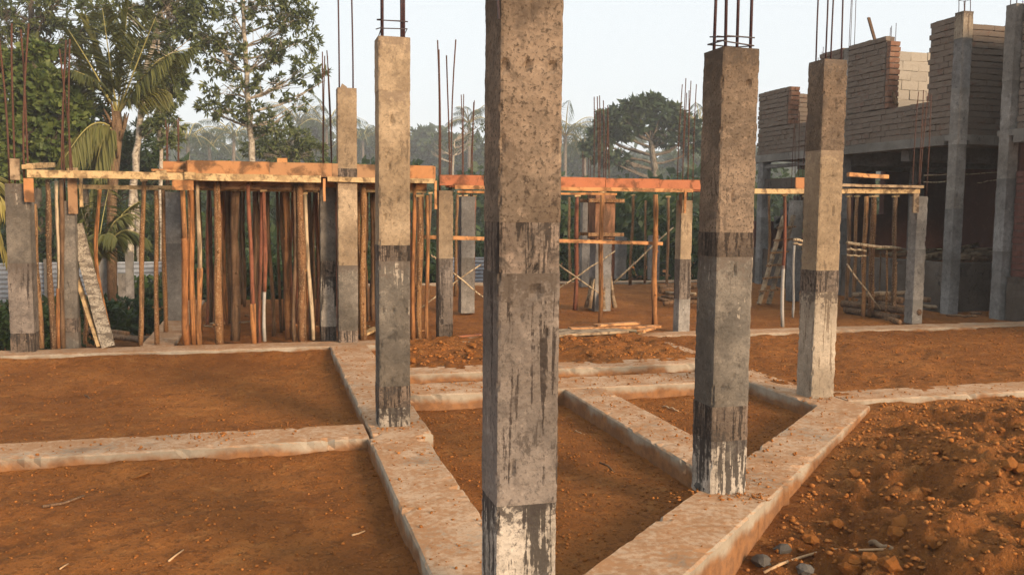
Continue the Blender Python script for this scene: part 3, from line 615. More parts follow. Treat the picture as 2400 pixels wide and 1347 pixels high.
# ================================================================== PROPS
SHORES = 'timber props holding up the formwork'
def prop(label, x0, y0, x1, y1, wpx, mat='pole_bark', zb=None, low=None, bend=.0, group=SHORES, vtop=None):
    zb = 0.0 if zb is None else zb
    b = Gz(x1, y1, zb); dpt = depth_of(b); t = Gv(x0, y0, b[1] if vtop is None else vtop)
    r = wpx*.46*dpt/CAM_F
    return prop3(label, b, t, r, mat, low, bend, group)
def prop3(label, b, t, r, mat='pole_bark', low=None, bend=0., group=SHORES):
    b = np.array(b, float); t = np.array(t, float); L = np.linalg.norm(t-b)
    root = empty('timber_prop', b, label, 'prop', group)
    n = 9; ph = random.uniform(0, 6); ph2 = random.uniform(0, 6); am = .008 + .012*random.random()
    pts, rad = [], []
    for i in range(n+1):
        f = i/n; p = b + (t-b)*f
        p[0] += (am*math.sin(ph+f*5.2) + bend*math.sin(f*math.pi))*(math.sin(f*math.pi)**.5); p[1] += am*math.sin(ph2+f*4.1)*math.sin(f*math.pi)
        pts.append(p); rad.append(r*(1.07-.16*f)*(1+random.uniform(-.14, .14)))
    if low is None:
        body = MB().tube(pts, rad, 8).build('pole', MATS[mat], root, smooth=True)
    else:   # two pieces spliced
        zc, lowmat, lr = low; k = max(1, min(n-1, int(zc*n)))
        body = MB().tube(pts[k:], [q*.9 for q in rad[k:]], 8).build('upper_pole', MATS[mat], root, smooth=True)
        e = pts[k] + (np.array(pts[k+1])-pts[k])*.25
        MB().tube(pts[:k+1]+[e], [q*lr for q in rad[:k+1]]+[rad[k]*lr], 8).build('lower_pole', MATS[lowmat], root, smooth=True)
    # knots on the bark
    if r > .03:
        for q in range(random.randint(2, 4)):
            i = random.randint(1, n-2); a = random.uniform(3.4, 6.0); c = np.array(pts[i]); dd = np.array([math.cos(a), math.sin(a), .4])
            MB().tube([c + dd*rad[i]*.5, c + dd*(rad[i]*1.0+.008), c+dd*(rad[i]*1.1+.012)], [r*.4, r*.28, r*.14], 6).build('knot', MATS[mat], body, origin=tuple(parent_world(body)), smooth=True)
    # wooden wedge at the head
    if random.random() < .6 and t[2] > 1.8:
        hb = MB().bar((t[0]-r*1.4, t[1], t[2]+.004), (t[0]+r*1.4, t[1], t[2]+.012), r*1.6, .03); hb.build('head_block', MATS['sawn_pale'], root, origin=tuple(t))
    return root
P = prop
P('brown prop leaning right beside the leftmost column', 80, 478, 97, 816, 13, 'pole_bark')
P('orange bark prop between the leftmost column and the grey column', 111, 420, 125, 817, 14, 'pole_bark')
P('thin prop with a pale top and reddish foot, left of the grey column', 132, 424, 138, 816, 10, 'pole_pale', low=(.42, 'pole_peeled', 1.15))
P('grey barked prop touching the grey column by the leaning slab', 143, 421, 148, 816, 11, 'pole_dark')
P('crooked thin prop bending behind the leaning slab', 234, 443, 258, 800, 10, 'pole_peeled', bend=-.10)
P('slim yellowish prop standing alone right of the leaning slab', 338, 424, 329, 809, 12, 'pole_bark')
P('thin brown prop at the foot of the side beam', 366, 447, 368, 806, 11, 'pole_bark')
P('thin prop standing on the side plinth beam', 382, 440, 389, 777, 11, 'pole_bark')
P('reddish prop, leftmost under the orange deck', 428, 447, 437, 808, 13, 'pole_peeled', low=(.72, 'pole_peeled', 1.3))
P('orange prop beside the spliced prop under the left deck corner', 446, 424, 454, 807, 12, 'pole_peeled')
P('spliced prop, pale squared top over an orange foot', 463, 424, 467, 807, 11, 'pole_pale', low=(.50, 'pole_peeled', 1.2))
P('stout yellow-brown bark prop in the front row under the deck', 507, 420, 514, 806, 19, 'pole_bark')
P('split reddish prop with a pale crack, in the front row under the deck', 581, 426, 595, 805, 12, 'pole_red', low=(.3, 'pole_peeled', 1.1))
P('thick dark bark prop with a mossy foot, right of the stout prop', 552, 445, 551, 798, 22, 'pole_dark')
P('dark brown prop just left of the thick dark bark prop', 535, 445, 540, 758, 13, 'pole_dark')
P('dark red prop set on a grey pipe foot', 618, 448, 620, 800, 12, 'pole_red', low=(.42, 'pipe_grey', .75))
P('thick orange prop at the middle of the deck', 669, 445, 679, 794, 18, 'pole_peeled')
P('thin dark prop left of the thick orange prop', 660, 445, 668, 774, 10, 'pole_dark')
P('stout speckled bark prop near the right end of the deck', 702, 432, 709, 800, 21, 'pole_bark')
P('thin dark prop touching the stout speckled prop on its left', 690, 432, 690, 800, 9, 'pole_dark')
P('slim pale prop leaning at the right of the stout speckled prop', 714, 455, 734, 796, 10, 'pole_pale')
P('brown prop beside the dark stained column', 744, 448, 750, 700, 13, 'pole_bark', zb=-.05)
P('rough orange prop right of the tall slim buff column', 851, 426, 851, 795, 17, 'pole_bark')
P('dark prop partly behind the rough orange prop', 872, 448, 874, 750, 12, 'pole_dark', zb=-.04)
P('thin brown prop between the slim buff column and the second column', 838, 446, 842, 770, 9, 'pole_bark', zb=-.04)
P('smooth orange prop right behind the second column', 971, 428, 968, 793, 11, 'pole_peeled')
P('bark prop, middle of the three left of the deck corner column', 984, 460, 982, 793, 15, 'pole_bark')
P('thin bright orange prop left of the deck corner column', 1001, 458, 1000, 793, 9, 'pole_peeled')
P('orange prop in front of the boxed column', 1412, 452, 1407, 757, 13, 'pole_peeled', zb=-.03)
P('dark brown prop just right of the nearest column', 1353, 460, 1348, 726, 11, 'pole_red', zb=-.03)
P('smooth orange prop right of the boxed column with the rail end', 1536, 456, 1534, 760, 14, 'pole_peeled', zb=-.03)
P('thin far prop between the boxed column and the rail end', 1484, 458, 1477, 668, 8, 'pole_bark', zb=-.03, vtop=None)
P('thin far prop right of the middle stump', 1514, 470, 1511, 664, 7, 'pole_bark', zb=-.03)
P('thin reddish far prop left of the crossed braces', 1079, 460, 1078, 662, 8, 'pole_red', zb=-.03)
P('thin dark far prop seen through the crossed braces', 1090, 462, 1088, 670, 7, 'pole_dark', zb=-.03)
P('far brown prop in the crossed braces bay next to the nearest column', 1099, 460, 1100, 664, 8, 'pole_bark', zb=-.03)
P('far dark red prop against the left side of the nearest column', 1113, 460, 1110, 662, 7, 'pole_red', zb=-.03)
P('slim far prop just right of the nearest column', 1334, 462, 1336, 665, 7, 'pole_bark', zb=-.03)
P('dark prop behind the short five bar column', 1566, 462, 1563, 700, 8, 'pole_dark', zb=-.03)
P('red topped slim post right of the ladder', 1839, 458, 1834, 766, 9, 'pole_red', low=(.45, 'pipe_grey', .9))
P('thin pale post hanging behind the ladder', 1803, 458, 1801, 650, 7, 'pole_bark', zb=.35)
P('dark prop left of the far right column', 1889, 460, 1885, 705, 13, 'pole_dark', zb=-.03)
P('thin grey post with little pegs beside the ladder', 1862, 575, 1858, 744, 6, 'pipe_grey', zb=-.03)
P('knobbly bark prop right of the far right column', 2031, 460, 2023, 742, 11, 'pole_bark')
P('smooth brown prop next to the knobbly bark prop', 2048, 461, 2041, 740, 15, 'pole_bark')
P('slim prop just clear of the far right column', 2009, 461, 1998, 728, 9, 'pole_bark', zb=-.03)
P('straight brown prop left of the clean pale column', 2099, 461, 2092, 743, 12, 'pole_bark')
P('dark thin prop half behind the far right column', 1990, 461, 1984, 730, 10, 'pole_dark', zb=-.03)
P('thin stick post under the bamboo rail', 2079, 586, 2077, 744, 5, 'pole_bark')
P('very thin stick post under the bamboo rail, near the smooth brown prop', 2064, 590, 2062, 730, 4, 'pole_dark', zb=-.02)
P('brown prop behind the leaning slab foot', 198, 690, 200, 806, 10, 'pole_bark', zb=-.1)
# the crowd of shores deep under the deck
CROWD = {'pole_dark': 'dark barked', 'pole_bark': 'brown barked', 'pole_peeled': 'orange peeled', 'pole_red': 'reddish'}
for q in range(10):
    for k in range(10):
        x = -.82 + k*.315 + random.uniform(-.13, .13); y = 12.0 + q*.5 + random.uniform(-.14, .14)
        if random.random() < .1: continue
        if abs(x-.2) < .2 and q > 2: continue      # the lane one can look along
        r = random.uniform(.015, .029); b = (x, y, gh(x, y)-.02); t = (x+random.uniform(-.08, .08), y+random.uniform(-.05, .05), 2.02)
        mt = random.choice(['pole_dark','pole_bark','pole_bark','pole_peeled','pole_red','pole_dark'])
        prop3('%s prop in the %s of the shores crowded under the orange deck' % (CROWD[mt], 'nearer rows' if q < 3 else ('middle rows' if q < 6 else 'farthest rows')), b, t, r, mt, group='crowd of shores under the deck')
FARROW = 'thin timber prop standing far back in the bay behind the nearest column'
for (x, y) in ((3.6,17.2),(4.1,18.6),(4.9,19.2),(3.1,18.9),(5.2,17.6),(6.3,18.9),(7.9,19.6),(2.9,16.4),(4.5,16.6)):
    prop3(FARROW, (x, y, gh(x, y)-.02), (x+random.uniform(-.06,.06), y, 2.0), random.uniform(.025, .038), random.choice(['pole_dark','pole_bark','pole_red']), group='far props in the middle bay')

# ================================================================== BRACES, PLANKS, LADDER, LOGS
def bar_thing(name, label, cat, a, b, w, h, mat, group=None):
    o = plank(None, name, a, b, w, h, mat); return tag(o, label, cat, group)
def pole_thing(name, label, cat, pts, r, mat, group=None):
    pts = [np.array(p, float) for p in pts]
    if len(pts) == 2: pts = [pts[0]+(pts[1]-pts[0])*f + np.array([0, 0, random.uniform(-.012, .012)]) for f in np.linspace(0, 1, 6)]
    rr = np.linspace(r*1.1, r*.85, len(pts)); o = MB().tube(pts, rr, 7).build(name, MATS[mat], origin=tuple(pts[0]), smooth=True)
    return tag(o, label, cat, group)
bar_thing('brace_rail', 'long straight orange rail nailed across the middle bay behind the nearest column', 'rail', Gv(988,555,11.9), Gv(1552,571,12.6), .035, .05, 'sawn_orange')
pole_thing('brace_pole', 'thin brace falling to the right in the cross left of the nearest column', 'brace', (Gv(1056,636,13.2), Gv(1420,800,13.2)*.0 + Gv(1135,698,13.2)), .012, 'pole_pale', 'thin crossed braces')
pole_thing('brace_pole', 'thin brace rising to the right in the cross left of the nearest column', 'brace', (Gv(985,722,13.25), Gv(1128,618,13.25)), .012, 'pole_pale', 'thin crossed braces')
pole_thing('brace_pole', 'thin brace falling to the right into the foot of the boxed column', 'brace', (Gv(1300,612,13.6), Gv(1412,694,13.6)), .013, 'pole_pale', 'thin crossed braces')
pole_thing('brace_pole', 'long thin brace rising right past the boxed column', 'brace', (Gv(1300,682,14.0), Gv(1442,588,14.0)), .012, 'pole_pale', 'thin crossed braces')
pole_thing('brace_pole', 'far diagonal brace rising right towards the short five bar column', 'brace', (Gv(1438,664,17), Gv(1578,532,17)), .018, 'pole_pale', 'thin crossed braces')
pole_thing('brace_pole', 'slanting stick leaning under the bamboo rail at the right', 'brace', (Gv(1985,620,12.4), Gv(2064,724,12.4)), .013, 'pole_pale', 'thin crossed braces')
for k, (x0, y0, x1, y1, r) in enumerate(((1985,570,2112,583,.026), (1985,584,2030,588,.018), (1985,598,2030,600,.014), (1860,562,1896,566,.022), (1860,572,1896,573,.018))):
    pole_thing('bamboo_rail', ['topmost bamboo rail lashed right of the far right column', 'middle short bamboo rail right of the far right column', 'lowest short bamboo rail right of the far right column', 'upper bamboo rail end left of the far right column', 'lower bamboo rail end left of the far right column'][k], 'rail', (Gv(x0,y0,12.1), Gv(x1,y1,12.1)), r, 'pole_pale', 'bamboo rails')
pole_thing('strut_pole', 'thin strut leaning across the gap in the formwork behind the second column', 'brace', (Gv(1010,598,12.3), Gv(1030,612,12.3)), .012, 'pole_pale')
# leaning coconut slab with its ragged bark face
sl = empty('leaning_slab', Gz(258, 812, .0), 'thick ragged coconut wood slab leaning across the left formwork bay', 'plank')
a = Vector(tuple(Gz(254, 813, 0.01))); b = Vector(tuple(Gv(178, 527, a.y+.33)))
m = MB(); n = 26; d = (b-a).normalized(); r = Vector((1, 0, 0)); r = (r - d*r.dot(d)).normalized(); t = r.cross(d)
for i in range(n+1):
    c = a.lerp(b, i/n); w = .074; th = .035
    for (sx, sy) in ((-1,-1),(-.4,-1.3),(.3,-1.35),(1,-1),(1,1),(-1,1)):
        m.v.append(tuple(c + r*(sx*w+random.uniform(-.004,.004)) + t*(sy*th+random.uniform(-.005,.005))))
for i in range(n):
    for k in range(6): m.f.append((i*6+k, i*6+(k+1) % 6, i*6+6+(k+1) % 6, i*6+6+k))
m.f.append(tuple(range(5,-1,-1))); m.f.append(tuple(n*6+k for k in range(6)))
m.build('slab_board', MATS['coconut_slab'], sl, origin=tuple(a))
plank(sl, 'backing_board', a+Vector((-.105,.03,.0)), b+Vector((-.11,.03,-.25)), .035, .12, 'sawn_pale', up=(0,1,0))
# planks thrown down in front of the boxed bay
for k, (x0,y0,x1,y1,z,w,mt,lb) in enumerate(((1395,762,1495,756,.10,.12,'sawn_orange','short orange plank, topmost of the loose planks'),(1335,770,1545,764,.06,.14,'sawn_orange','long orange plank lying across the loose planks'),(1445,772,1505,778,.03,.22,'sawn_pale','wide pale plank end lying on the soil'),(1260,783,1450,772,.045,.5,'weathered_plank','large dark board lying under the loose planks'),(1500,776,1530,768,.06,.1,'sawn_orange','small orange offcut at the right end of the loose planks'))):
    bar_thing('loose_plank', lb, 'plank', Gz(x0,y0,z), Gz(x1,y1,z), w, .03, mt, 'planks thrown down beside the far plinth beam')
bar_thing('loose_plank', 'pale plank leaning low behind the second column', 'plank', Gz(838,790,.02), Gv(882,768,12.0), .10, .03, 'sawn_pale')
bar_thing('loose_plank', 'dark red strip of wood on the soil left of the nearest column', 'plank', Gz(1060,790,.01), Gz(1128,784,.02), .04, .02, 'form_board_red')
# ladder
la = empty('ladder', Gz(1790, 712, 0), 'timber ladder with pegs for rungs leaning on the grey column', 'ladder')
a = np.array(Gz(1790, 712, -.02)); b = np.array(Gv(1849, 505, 15.15))
for s in (-.10, .10): plank(la, 'rail', a+np.array([s, 0, 0]), b+np.array([s, 0, 0]), .05, .09, 'weathered_plank', up=(0,1,0))
for k in range(1, 7):
    c = a+(b-a)*(k/7.0); plank(la, 'rung', c+np.array([-.20, -.04, 0]), c+np.array([.2, -.04, .03]), .045, .035, 'pole_bark')
# timber piles
def logs(label, group, spots, mat=('pole_bark','pole_dark','weathered_plank')):
    for (x0, y0, x1, y1, z, r) in spots:
        p = Gz(x0, y0, z); q = Gz(x1, y1, z+random.uniform(-.02, .06)); pole_thing('timber_log', label, 'log', (p, q), r, random.choice(mat), group)
S = [(1548+random.uniform(-8,12), 672+8*k+random.uniform(-4,4), 1632+random.uniform(-10,40), 660+9*k+random.uniform(0,14), .06+.04*(5-k), random.uniform(.03,.05)) for k in range(6)]
logs('old log in the timber pile behind the short five bar column', 'timber pile in the middle', S, ('weathered_plank','pole_dark'))
S = [(1995+random.uniform(-20,30), 690+6*k+random.uniform(-3,3), 2130+random.uniform(-30,70), 688+8*k+random.uniform(-3,12), .02+.05*(6-k), random.uniform(.04,.07)) for k in range(8)]
logs('dark pole in the heap of timber behind the right props', 'timber heap at the right', S, ('pole_dark','weathered_plank','pole_dark'))
S = [(2160+random.uniform(-10,10), 700+8*k, 2225+random.uniform(-20,10), 706+7*k, .03, .035) for k in range(3)]
logs('thin pole lying beside the clean pale column', 'thin poles by the clean pale column', S, ('weathered_plank',))
logs('thin dark pole lying on the ground before the unfinished building', 'poles before the building', [(2220,738,2290,742,.02,.02),(2275,732,2300,736,.02,.025)], ('pole_dark',))
S = [(215+18*k+random.uniform(-8,8), 775+4*k, 300+18*k, 790+random.uniform(-8,8)+2*k, -.25, random.uniform(.03,.05)) for k in range(6)]
logs('rotting pole in the heap behind the leaning slab', 'rotting poles by the bushes', S, ('pole_dark','weathered_plank'))
for k in range(26):   # offcuts on the soil under the deck
    x = random.uniform(-.9, 2.1); y = random.uniform(11.8, 15.5); an = random.uniform(0, 3.14); L = random.uniform(.08, .28)
    z = gh(x, y)+.012
    bar_thing('wood_offcut', 'small wood offcut littering the soil under the orange deck', 'offcut', (x, y, z), (x+L*math.cos(an), y+L*math.sin(an), z+random.uniform(0,.02)), random.uniform(.03,.08), .018, random.choice(['sawn_orange','sawn_pale','weathered_plank','form_board']), 'offcuts under the deck')

# ================================================================== ZINC FENCE
def fence(label, a, b, ztop, zbot):
    a = np.array(a[:2]); b = np.array(b[:2]); L = np.linalg.norm(b-a); d = (b-a)/L; nn = np.array([-d[1], d[0]])
    root = empty('zinc_fence', (a[0], a[1], zbot), label, 'fence', 'corrugated zinc sheet fence')
    ns = int(L/2.4)+1
    # horizontal corrugations, sheet by sheet
    for s in range(ns):
        x0 = L*s/ns; x1 = L*(s+1)/ns+.05; m = MB(); nz = 56; dz = (ztop-zbot)/nz; of = random.uniform(-.03, .03); up = random.uniform(-.03, .04)
        for i in range(nz+1):
            w = .020*math.sin(i*math.pi/2)
            for x in (x0, x1):
                p = a + d*x + nn*(w + .012*(s % 2)); m.v.append((p[0], p[1], zbot+dz*i+up+of*(x-x0)/2))
        for i in range(nz): m.f.append((2*i, 2*i+1, 2*i+3, 2*i+2))
        m.build('zinc_sheet', MATS['zinc_sheet'], root, smooth=True)
        p = a + d*x0 - nn*.06; MB().box(p[0]-.05, p[0]+.05, p[1]-.05, p[1]+.05, zbot-.2, ztop+random.uniform(.05,.5)).build('post', MATS['concrete_plain'], root)
f0 = Gz(-60, 617, .2); f1 = Gz(420, 612, .2); f2 = Gz(1150, 601, .2)
fence('rippled zinc fence behind the bushes at the far left', f0, f1, .22, -1.5)
fence('rippled zinc fence glimpsed far behind the props', f1, f2, .20, -1.5)
for x, y0 in ((265,578),(322,590),(305,640)):
    p = Gz(x, 617, .2); MB().box(p[0]-.09, p[0]+.09, p[1]-1.5, p[1]-1.35, -1.4, float(Gv(x, y0, p[1]-1.4)[2])).build('fence_post', MATS['concrete_plain'])
    o = COL.objects[-1]; tag(o, {265:'tall concrete fence post right of the leaning slab', 322:'concrete fence post between two thin props at the left', 305:'short dark fence post in front of the zinc fence at the left'}[x], 'post', 'concrete fence posts')

# ================================================================== UNFINISHED BUILDING AT THE RIGHT
BX = 11.65
bd = empty('unfinished_building', (BX, 13.1, 0), 'unfinished two storey brick and concrete building at the right, its ground floor open and dark', 'building')
def bpart(name, loc):
    o = bpy.data.objects.new(name, None); COL.objects.link(o); o.parent = bd; o.location = Vector(tuple(loc))-Vector(bd.location); o.empty_display_size = .1; return o
def brick_data(name, L, T, H, mat, seed):
    rs = random.Random(seed); m = MB(); j = lambda: rs.uniform(-.007, .007)
    m.hexa([(x*L/2+j(), y*T/2+j(), z*H/2+j()) for z in (-1, 1) for (x, y) in ((-1,-1),(1,-1),(1,1),(-1,1))])
    me = bpy.data.meshes.new(name); me.from_pydata(m.v, [], m.f); me.update(); me.materials.append(MATS[mat]); return me
BL, BH, JT = .225, .090, .018
BR = {}
for mt in ('brick_smeared', 'brick_red', 'brick_dark', 'block_pale'):
    l, h = (.40, .19) if mt == 'block_pale' else (BL, BH)
    for s in range(4): BR[mt, s] = brick_data('brick', l, .10, h, mt, s+17)
    BR[mt, 'half'] = brick_data('brick', l*.46, .10, h, mt, 91)
def bricks(root, face, fixed, a0, a1, z0, z1, mat='brick_smeared', core='mortar', thick=.20, name='brick', single=False):
    """face '-x' or '-y': the side the wall shows; a0..a1 along the other axis; single: each brick its own object"""
    L, H = (.40, .19) if mat == 'block_pale' else (BL, BH); jt = .014 if mat == 'block_pale' else JT; st = L+(.012 if mat == 'block_pale' else .004); row = 0; z = z0+H/2
    rw = parent_world(root); V_, F_ = [], []
    while z + H/2 <= z1+.03:
        x = a0 + (0 if row % 2 == 0 else -st/2)
        while x < a1-.02:
            l0, l1 = max(x, a0), min(x+L, a1)
            if l1-l0 > .05:
                full = (l1-l0) > .8*L; me = BR[mat, random.randint(0, 3)] if full else BR[mat, 'half']; c = (l0+l1)/2
                sx = 1 if full else (l1-l0)/(L*.46); pr = random.uniform(-.006, .006)+.006*math.sin(c*3+row*1.3); zz = z+.005*math.sin(c*2.1+row)+random.uniform(-.003, .003)
                if face == '-x': q = Vector((fixed+.05+pr, c, zz)); ro = (random.uniform(-.02,.02), 0, math.pi/2)
                else: q = Vector((c, fixed+.05+pr, zz)); ro = (0, random.uniform(-.02,.02), 0)
                if single:
                    o = bpy.data.objects.new(name, me); COL.objects.link(o); o.parent = root; o.scale = (sx, 1, 1); o.rotation_euler = ro; o.location = q-rw
                else:
                    b0 = len(V_)
                    for vv in me.vertices:
                        w = Vector((vv.co.x*sx, vv.co.y, vv.co.z)); w = Vector((-w.y, w.x, w.z)) if face == '-x' else w; V_.append(tuple(q+w))
                    F_ += [tuple(b0+i for i in pl.vertices) for pl in me.polygons]
            x += st
        z += H+jt; row += 1
    m = MB(); zt = z-H/2-jt
    if not single:
        mb = MB(); mb.v = V_; mb.f = F_; o = mb.build(name+'_courses', MATS[mat], root); o['kind'] = 'stuff'
    if face == '-x': m.box(fixed+.022, fixed+thick, a0+.008, a1-.008, z0-.004, zt-.004)
    else: m.box(a0+.008, a1-.008, fixed+.022, fixed+thick, z0-.004, zt-.004)
    m.build('mortar_core', MATS[core], root); return zt
BGRP = 'brick walls of the unfinished building'
w1 = bpart('brick_wall', (BX, 15, 3.1))
bricks(w1, '-x', BX, 13.21, 17.15, 3.105, 3.74, single=True)
bricks(w1, '-x', BX, 13.21, 13.81, 3.755, 5.18, single=True)
bricks(w1, '-x', BX, 15.0, 16.16, 3.755, 5.16, single=True); bricks(w1, '-x', BX, 16.34, 17.15, 3.755, 5.12, single=True)
bricks(w1, '-y', 14.86, BX+.0, BX+.225, 3.755, 5.10, 'brick_red', thick=.13)
w2 = bpart('brick_wall', (BX, 18.5, 3.1))
bricks(w2, '-x', BX, 17.17, 19.6, 3.105, 3.74); bricks(w2, '-x', BX, 18.34, 19.6, 3.755, 4.58)
bricks(w2, '-y', 18.20, BX, BX+.225, 3.755, 4.6, 'brick_red', thick=.13)
w3 = bpart('brick_wall', (12.8, 13.15, 3.1))
bricks(w3, '-y', 13.12, 11.85, 14.2, 3.105, 5.06)
w4 = bpart('brick_wall', (11.86, 11, 3.1))
bricks(w4, '-x', 11.86, 9.6, 11.94, 3.105, 5.12)
w5 = bpart('brick_wall', (11.9, 11, .7))
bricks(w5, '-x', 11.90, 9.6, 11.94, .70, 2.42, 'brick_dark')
w6 = bpart('block_wall', (13, 16.2, 3.1))
bricks(w6, '-y', 16.2, 12.2, 14.2, 3.105, float(Gv(2130,112,16.2)[2])-.05, 'block_pale', 'mortar_pale', name='block', single=True)
w7 = bpart('brick_wall', (12.6, 19.3, 3.1))
bricks(w7, '-y', 19.3, 11.9, 14.3, 3.105, 4.62)
def frame_piece(name, label, cat, x0, x1, y0, y1, z0, z1, mat, group=None, seg=.3):
    m = MB(); m.box(x0, x1, y0, y1, z0, z1); o = m.build(name, MATS[mat], origin=((x0+x1)/2, (y0+y1)/2, z1)); return tag(o, label, cat, group)
FG = 'concrete frame of the unfinished building'
sl_ = bpart('floor_slab', (16, 16, 2.95))
MB().box(BX-.02, 21, 13.0, 20, 3.0, 3.10).build('slab', MATS['concrete_plain'], sl_)
MB().box(BX-.03, BX+.22, 13.3, 19.9, 2.93, 3.095).build('edge_beam', MATS['concrete_plain'], sl_)
MB().box(BX+.25, 15, 12.98, 13.25, 2.93, 3.094).build('edge_beam', MATS['concrete_plain'], sl_)
MB().box(11.76, 21, 4, 12.25, 3.0, 3.098).build('slab', MATS['concrete_plain'], sl_)
MB().box(11.75, 12.0, 4, 11.9, 2.88, 3.093).build('edge_beam', MATS['concrete_plain'], sl_)
for y in (14.5, 16.2, 18.0): MB().box(BX+.24, 20.9, y, y+.22, 2.72, 2.998).build('cross_beam', MATS['concrete_cold'], sl_)
def pillar(label, u, v, w, lifts, z0=-.15, top=None):
    root = bpart('pillar', (u, v, z0)); root['label'] = label; z = z0
    for k, (zt, mt) in enumerate(lifts):
        shaft_lift(root, u, v, w+(.004 if k % 2 else 0), z, zt, MATS[mt], .06, rough=.003, chip=.008); z = zt
    return root
pb = pillar('corner pillar of the unfinished building rising through both storeys', 11.74, 13.10, .21, [(.9,'concrete_cold'),(1.8,'concrete_cold'),(2.93,'concrete_plain'),(3.9,'concrete_plain'),(4.75,'concrete_cold'),(5.2,'concrete_cream')])
pc = pillar('pillar at the near wing of the building, beside the dark red wall', 11.86, 12.10, .21, [(1.1,'concrete_cold'),(2.3,'concrete_cold'),(3.9,'concrete_plain'),(5.12,'concrete_plain')])
pm = pillar('upper pillar between brick panels on the unfinished building', BX+.09, 16.25, .17, [(5.12,'concrete_plain')], z0=3.1)
for (u, v, lb) in ((11.75,16.3,'ground floor pillar half hidden behind the far right column'),(11.75,19.4,'ground floor pillar at the far left end of the building'),(13.6,16.3,'inner pillar in the dark ground floor, nearer one'),(13.9,19.2,'inner pillar in the dark ground floor, farther one'),(15.2,14.0,'inner pillar deep in the dark ground floor behind the corner pillar')):
    pillar(lb, u, v, .22, [(1.6,'concrete_cold'),(2.93,'concrete_cold')])
for (root, u, v, z, zt, n) in ((pb,11.74,13.10,5.18,5.42,4),(pm,BX+.09,16.25,5.1,6.3,3),(pc,11.86,12.10,5.1,5.4,4)):
    for k in range(n):
        a, b = ((-.07,-.07),(.07,-.07),(.07,.07),(-.07,.07))[k]; rebar(root, u+a*.9, v+b*.9, z, zt+random.uniform(-.05,.05), (random.uniform(-.02,.02),0), .007, 'rebar_dark', wob=.004)
stirrup(pb, 11.74, 13.10, .068, 5.41)
cl = bpart('rebar_cluster', (12.9, 16.35, 4.9)); cl['label'] = 'thin bars standing above the pale blockwork wall'
for k in range(3): rebar(cl, 12.75+.07*k, 16.3+.05*(k % 2), 4.8, 5.62+.05*k, (0,0), .007, 'rebar_dark', wob=.004)
cl = bpart('rebar_cluster', (11.75, 18.0, 4.5)); cl['label'] = 'thin bars standing over the low sill behind the far right column'
for k in range(4): rebar(cl, 11.72+.06*k, 17.35+.05*(k % 2), 3.7, 5.0+.12*k, (0,0), .007, 'rebar_dark', wob=.004)
def rubble(label, x0, x1, y0, y1, z0, z1):
    m = MB(); nx = max(2, int((x1-x0)/.12)); ny = max(2, int((y1-y0)/.12)); nz = max(2, int((z1-z0)/.1))
    ring = [(x0+(x1-x0)*k/nx, y0) for k in range(nx)] + [(x1, y0+(y1-y0)*k/ny) for k in range(ny)] + [(x1-(x1-x0)*k/nx, y1) for k in range(nx)] + [(x0, y1-(y1-y0)*k/ny) for k in range(ny)]
    R = len(ring)
    for i in range(nz+1):
        z = z0+(z1-z0)*i/nz
        for (x, y) in ring:
            p = Vector((x, y, z)); q = p*4.5; m.v.append((x+.025*mnoise.noise(q), y+.025*mnoise.noise(q+Vector((9,0,0))), z+(.03*mnoise.noise(q+Vector((0,9,0))) if i == nz else 0)))
    for i in range(nz):
        for j in range(R): m.f.append((i*R+j, i*R+(j+1) % R, (i+1)*R+(j+1) % R, (i+1)*R+j))
    m.f.append(tuple(nz*R+j for j in range(R)))
    o = m.build('rubble_wall', MATS['rubble_wall'], bd, origin=(x0, y0, z0)); o['label'] = label; return o
rubble('grey rubble base wall behind the right hand props', BX+.06, BX+.32, 13.26, 19.8, -.9, .83)
rubble('grey rubble base wall in the recess right of the corner pillar', 11.9, 15.0, 13.2, 13.45, -.9, .83)
rubble('grey rubble base wall under the dark red brick wall', 11.84, 12.1, 4, 11.95, -.9, .685)
fl = MB().box(BX+.30, 21, 13.46, 20, .60, .78).build('ground_floor_fill', MATS['soil']); tag(fl, 'soil fill of the raised ground floor', kind='structure')
bw = bpart('added_back_wall', (17, 20, .8))  # enclosing walls added, in darker brick, to keep the open ground floor dark
for (x0, x1, z0, z1) in ((11.9,13.1,.8,1.5),(13.45,14.3,.8,2.9),(14.75,15.4,.8,2.9),(15.7,21,.8,2.9),(13.1,13.45,.8,1.2),(14.3,14.75,.8,1.6),(15.4,15.7,.8,1.7)): MB().box(x0, x1, 20.0, 20.2, z0, z1).build('added_wall_panel', MATS['brick_dark'], bw)
MB().box(20.6, 20.8, 13.5, 19.99, .8, 2.99).build('added_wall_panel', MATS['brick_dark'], bw)
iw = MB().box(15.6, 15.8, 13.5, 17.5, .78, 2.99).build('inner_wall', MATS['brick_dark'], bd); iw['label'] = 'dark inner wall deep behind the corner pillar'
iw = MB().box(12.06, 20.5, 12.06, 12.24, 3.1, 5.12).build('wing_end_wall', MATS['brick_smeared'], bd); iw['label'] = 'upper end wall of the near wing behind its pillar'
iw = MB().box(12.06, 20.5, 12.05, 12.23, -.1, 2.99).build('wing_end_wall', MATS['brick_dark'], bd); iw['label'] = 'dark end wall of the near wing behind its pillar'
